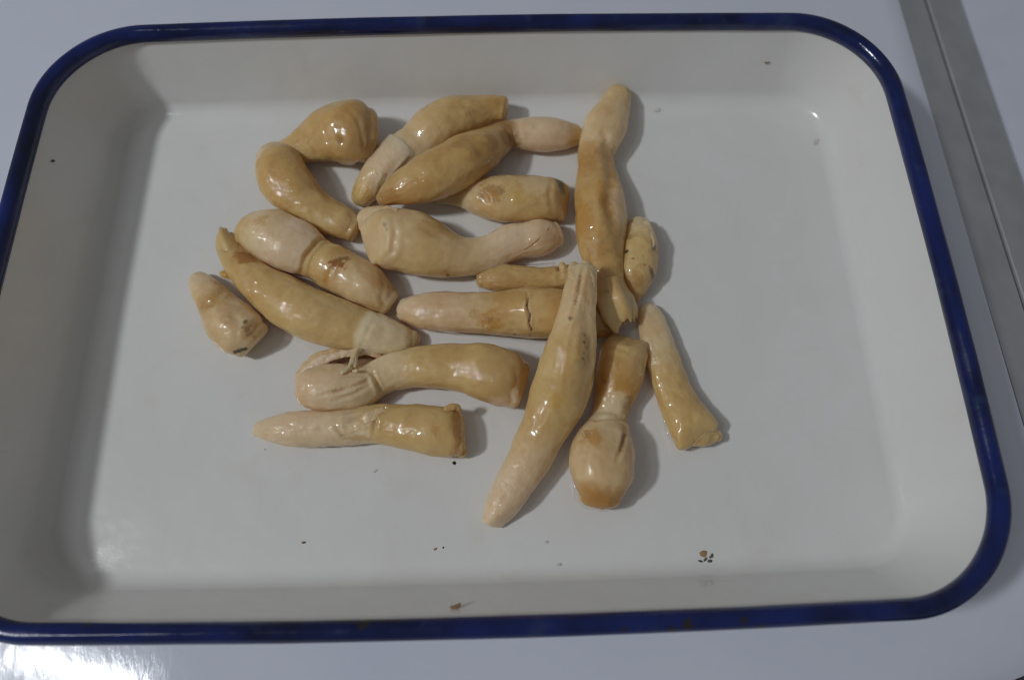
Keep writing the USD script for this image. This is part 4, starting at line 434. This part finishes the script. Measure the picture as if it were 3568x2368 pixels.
V, F = strip([(x0 + 0.0007, z0 - 0.02), (x0 + 0.0007, slope(x0 + 0.0007)), (GX - 0.0007, slope(GX - 0.0007)), (GX, slope(GX) - 0.0006), (GX + 0.0002, z0 - 0.03)], -0.6, 0.6, 2, -0.022)
put("edge_trim", V, F, TRIM, worktop.GetPath(), smooth=False)
V, F = strip([(GX + 0.0003, slope(GX) - 0.0025), (GX + 0.0023, slope(GX) - 0.0030)], -0.6, 0.6, 2, -0.022)
put("joint", V, F, GROOVE, worktop.GetPath(), smooth=False)
V, F = strip([(GX + 0.0024, z0 - 0.03), (GX + 0.0024, slope(GX) - 0.0014), (GX + 0.0030, slope(GX) - 0.0010), (EX, slope(EX)), (EX + 0.0004, z0 - 0.04)], -0.6, 0.6, 2, -0.022)
put("edge_trim", V, F, TRIM, worktop.GetPath(), smooth=False)
V, F = strip([(EX + 0.0006, slope(EX) - 0.03), (EX + 0.0006, slope(EX) + 0.0008), (0.8, slope(EX) + 0.0008), (0.8, slope(EX) - 0.03)], -0.6, 0.6, 2, -0.022)
tag(put("side_board", V, F, BOARD, smooth=False), "pale board beyond the grey edge of the worktop, far right corner", "board")
G = trimesh.creation.box([0.12, 0.10, 0.012])
G.apply_transform(trimesh.transformations.rotation_matrix(0.30, [0, 0, 1]))
G.apply_translation([0.2485, -0.2045, ZT + 0.0065])
tag(put("black_pad", np.array(G.vertices), np.array(G.faces), BLACK, smooth=False), "dark corner of a black pad on the worktop, near right corner", "pad")

# ---------------------------------------------------------------- the enamel tray
NS, NC = 90, 26


def outline(w, h, r, bow_x=0.0, bow_y=0.0):
    """A rounded rectangle with slightly bowed sides, always with the same number of points."""
    P = []
    for cx, cy, a0 in ((w - r, h - r, 0), (-w + r, h - r, 90), (-w + r, -h + r, 180), (w - r, -h + r, 270)):
        for a in np.radians(a0 + np.linspace(0, 90, NC, endpoint=False)):
            P.append((cx + r * math.cos(a), cy + r * math.sin(a)))
        e = np.radians(a0 + 90)
        s = np.array((cx + r * math.cos(e), cy + r * math.sin(e)))
        nx = {0: (-w + r, h), 90: (-w, -h + r), 180: (w - r, -h), 270: (w, h - r)}[a0]
        for t in np.linspace(0, 1, NS, endpoint=False):
            P.append(tuple(s + (np.array(nx) - s) * t))
    P = np.array(P)
    x, y = P.T
    return np.stack([x * (1 + bow_x / w * (1 - (y / h) ** 2)), y * (1 + bow_y / h * (1 - (x / w) ** 2))], 1)


DEPTH, RR = 0.0383, 0.0038


def ring(k, zz):
    """The tray's outline, k = 0 at the foot of the wall, 1 at the middle of the rim."""
    w, h = 0.1822 + (0.1987 - 0.1822) * k, 0.1160 + (0.1329 - 0.1160) * k
    return np.c_[outline(w, h, 0.022 + (0.042 - 0.022) * k, 0.0008 + 0.0016 * k, 0.0016 + 0.0019 * k), np.full(4 * (NS + NC), zz)]


def loft(rings, closed=False):
    G = np.array(rings)
    n, m = G.shape[:2]
    i = np.arange(n * m).reshape(n, m)
    a, b = (i, np.roll(i, -1, 0)) if closed else (i[:-1], i[1:])
    q = np.stack([a, np.roll(a, -1, 1), np.roll(b, -1, 1), b], -1).reshape(-1, 4)
    return G.reshape(-1, 3), np.vstack([q[:, [0, 1, 2]], q[:, [0, 2, 3]]])


tray = thing("enamel_tray", "white enamel tray with a blue rolled rim, holding the pale specimens", "tray")
rings = []
for s in np.linspace(0.02, 0.955, 40):                       # the floor, dished a little
    g = ring(0.0, 0.0)
    g[:, :2] *= s
    rings.append(g)
f0 = ring(0.0, 0.0)
for q in np.linspace(0, 1, 12):                             # the curve at the foot of the wall
    a = q * math.radians(64)
    g = ring(-0.22 + 0.42 * math.sin(a) / math.sin(math.radians(64)), 0.0088 * (1 - math.cos(a)))
    rings.append(g)
zf = rings[-1][0, 2]
for q in np.linspace(0, 1, 16)[1:]:
    rings.append(ring(0.20 + 0.70 * q, zf + (DEPTH - 0.0015 - zf) * q))
inner = np.array(rings)
rng = np.random.default_rng(4)
bend = (meshkit.fbm(np.c_[inner.reshape(-1, 3)[:, :2] * 14, np.zeros(inner.shape[0] * inner.shape[1])], 3, 3) - 0.5) * 0.0007
inner[..., 2] += bend.reshape(inner.shape[:2])
lift = np.interp(inner[..., 2], [0, 0.004], [1, 0])
outer = []
for k in range(len(inner) - 1, -1, -1):
    g = inner[k].copy()
    c = np.array([0, 0])
    d = g[:, :2] / np.linalg.norm(g[:, :2], axis=1, keepdims=True)
    up = float(np.clip((k - 40) / 12, 0, 1))
    g[:, :2] += d * 0.0011 * up
    g[:, 2] -= 0.0011 * (1 - 0.6 * up)
    outer.append(g)
V, F = loft(list(inner) + outer)
n = V.shape[0]
m = 4 * (NS + NC)
V = np.vstack([V, [[0, 0, inner[0, :, 2].mean()], [0, 0, inner[0, :, 2].mean() - 0.0011]]])
i0, i1 = np.arange(m), np.arange(n - m, n)
F = np.vstack([F, np.stack([np.roll(i0, -1), i0, np.full(m, n)], 1), np.stack([i1, np.roll(i1, -1), np.full(m, n + 1)], 1)])
if np.einsum("ij,ij->", V[F[:, 0]], np.cross(V[F[:, 1]], V[F[:, 2]])) < 0:
    F = F[:, ::-1]
put("basin", V, F, ENAMEL, tray.GetPath(), smooth=True)

base = ring(1.0, DEPTH - 0.0008)
acc = np.r_[0, np.cumsum(np.linalg.norm(np.diff(np.vstack([base, base[:1]]), axis=0), axis=1))]
tt = np.linspace(0, acc[-1], 1500, endpoint=False)
core = np.stack([np.interp(tt, acc, np.r_[base[:, k], base[0, k]]) for k in range(3)], 1)
tan = np.roll(core, -1, 0) - np.roll(core, 1, 0)
tan /= np.linalg.norm(tan, axis=1, keepdims=True)
nor = np.cross(tan, [0, 0, 1.0])
rings = []
for a in np.linspace(0, 2 * math.pi, 28, endpoint=False):
    wob = 1 + 0.05 * (meshkit.fbm(core * 30 + [3.0 * math.cos(a), 3.0 * math.sin(a), 0], 3, 8) - 0.5) * 2
    rings.append(core + (nor * math.cos(a) * RR * wob[:, None]) + np.array([0, 0, 1.0]) * (math.sin(a) * RR * 1.12 * wob)[:, None])
V, F = loft(rings, closed=True)
if np.einsum("ij,ij->", V[F[:, 0]], np.cross(V[F[:, 1]], V[F[:, 2]])) < 0:
    F = F[:, ::-1]
C = np.tile([0.0045, 0.0125, 0.088], (len(V), 1))
mm = meshkit.fbm(V * [55, 55, 90], 4, 12)[:, None]
C = C * (1 + (mm - 0.5) * 2.4)
worn = np.clip((meshkit.fbm(V * 85 + 4, 4, 17) - 0.60) / 0.12, 0, 1)[:, None]
C = C * (1 - 0.6 * worn) + 0.6 * worn * np.array([0.022, 0.042, 0.115])
for p, size in CHIPS:
    q = np.linalg.norm((V - np.array(p)) * [1, 1, 0.6], axis=1) + 1.5 * size * (meshkit.fbm(V * 900, 3, 23) - 0.5)
    k = np.clip((size - q) / (0.25 * size), 0, 1)[:, None]
    C = C * (1 - 0.9 * k) + 0.9 * k * np.array([0.022, 0.019, 0.016])
put("rim", V, F, RIM, tray.GetPath(), smooth=True, tint=np.clip(C, 0.002, 1))

# ---------------------------------------------------------------- the specimens
for d in SPECIMENS:
    t = thing("specimen", d["label"], "specimen", "pale specimens lying in the tray")
    V, F, along, around = sweep(d["spine"], 320, 112, d["caps"], d["flat"])
    V0 = V
    V = shape_flesh(V, F, along, around, d["seed"], features=d["feats"], cuts=d["cuts"])
    put("body", V, F, FLESH, t.GetPath(), True, colour_flesh(V, along, d["seed"], d["bands"], d["stains"], d["mottle"], V0))
    for e in d.get("extras", ()):
        if e["kind"] == "body":
            V, F, along, around = sweep(e["rows"], 160, 112, e["caps"], 0.79)
            V0 = V
            V = shape_flesh(V, F, along, around, e["seed"], lump=0.7, features=e["feats"])
            C = colour_flesh(V, along, e["seed"], e["bands"], e["stains"], 0.3, V0)
        elif e["kind"] == "tube":
            V, F, along, around = sweep(e["rows"], 60, 28, (0.9, 0.9), e["squash"])
            V = V + normals(V, F) * (0.0009 * (meshkit.fbm(V * 330 + e["seed"], 3, e["seed"]) - 0.5) * 2)[:, None]
            V[:, 2] = np.maximum(V[:, 2], 0.0006)
            C = colour_flesh(V, along, e["seed"], [(0, e["colour"]), (1, e["colour"])])
        else:
            V, F = frill(e["rows"], e["seed"], e["flutes"], e["amp"], e["jag"])
            C = colour_flesh(V, np.tile(np.repeat(np.linspace(0, 1, 22), 72), 2), e["seed"], [(0, e["colour0"]), (0.6, e["colour"]), (1, e["colour"])])
        put(e["part"], V, F, FLESH if e["kind"] == "body" else THIN, t.GetPath(), True, C)

# ---------------------------------------------------------------- films of liquid, droplets and flecks of dirt
for label, pts in FILMS:
    pg = Polygon(pts).buffer(0.004).buffer(-0.0054)
    xy = np.array(pg.exterior.coords)[:-1]
    ang = np.linspace(0, 1, 260, endpoint=False)
    xy = np.array([pg.exterior.interpolate(a, normalized=True).coords[0] for a in ang])
    wob = (meshkit.fbm(np.c_[xy * 160, np.zeros(len(xy))], 3, 6) - 0.5) * 0.0016
    cen = xy.mean(0)
    dr = (xy - cen) / np.linalg.norm(xy - cen, axis=1, keepdims=True)
    xy = xy + dr * wob[:, None]
    rings = [np.c_[xy, np.full(len(xy), 0.0003)]]
    for q in np.linspace(0.1, 1, 9):
        rings.append(np.c_[xy - dr * 0.0022 * (1 - math.cos(q * math.pi / 2)), np.full(len(xy), 0.0003 + 0.0009 * math.sin(q * math.pi / 2))])
    V, F = loft(rings)
    k = len(xy)
    V = np.vstack([V, [[*cen, 0.0013]]])
    top = np.arange(len(rings) * k - k, len(rings) * k)
    F = np.vstack([F, np.stack([top, np.roll(top, -1), np.full(k, len(V) - 1)], 1)])
    tag(put("liquid_film", V, F, WET), label, "liquid", "films of liquid in the tray")
for p, size, label in DROPS:
    s = trimesh.creation.icosphere(3, 1.0)
    V = np.array(s.vertices) * [size, size * 0.7, size * 0.5] + [p[0], p[1], 0.0004]
    tag(put("droplet", V, np.array(s.faces), WET), label, "droplet", "droplets in the tray")
for k, (p, size, asp, colour, label) in enumerate(FLECKS):
    s = trimesh.creation.icosphere(3, 1.0)
    V = np.array(s.vertices)
    V = V * (1 + 1.7 * (meshkit.fbm(V * 1.5 + k * 5, 3, k) - 0.5))[:, None]
    a = k * 2.4 if asp > 0.85 else (0.3 + 0.5 * math.sin(k * 3.0))
    V = V * [size, size * asp, size * 0.35]
    V = V @ np.array([[math.cos(a), math.sin(a), 0], [-math.sin(a), math.cos(a), 0], [0, 0, 1]])
    V = V * [1, 1, 0.6] + np.array(p) + [0, 0, size * 0.06 + 0.0001]
    C = np.array(colour) * (1 + 0.6 * (meshkit.fbm(V * 2500, 2, 2)[:, None] - 0.5))
    tag(put("dirt_fleck", V, np.array(s.faces), FLECK, tint=np.clip(C, 0.005, 1)), label, "fleck", "flecks of dirt in the tray")
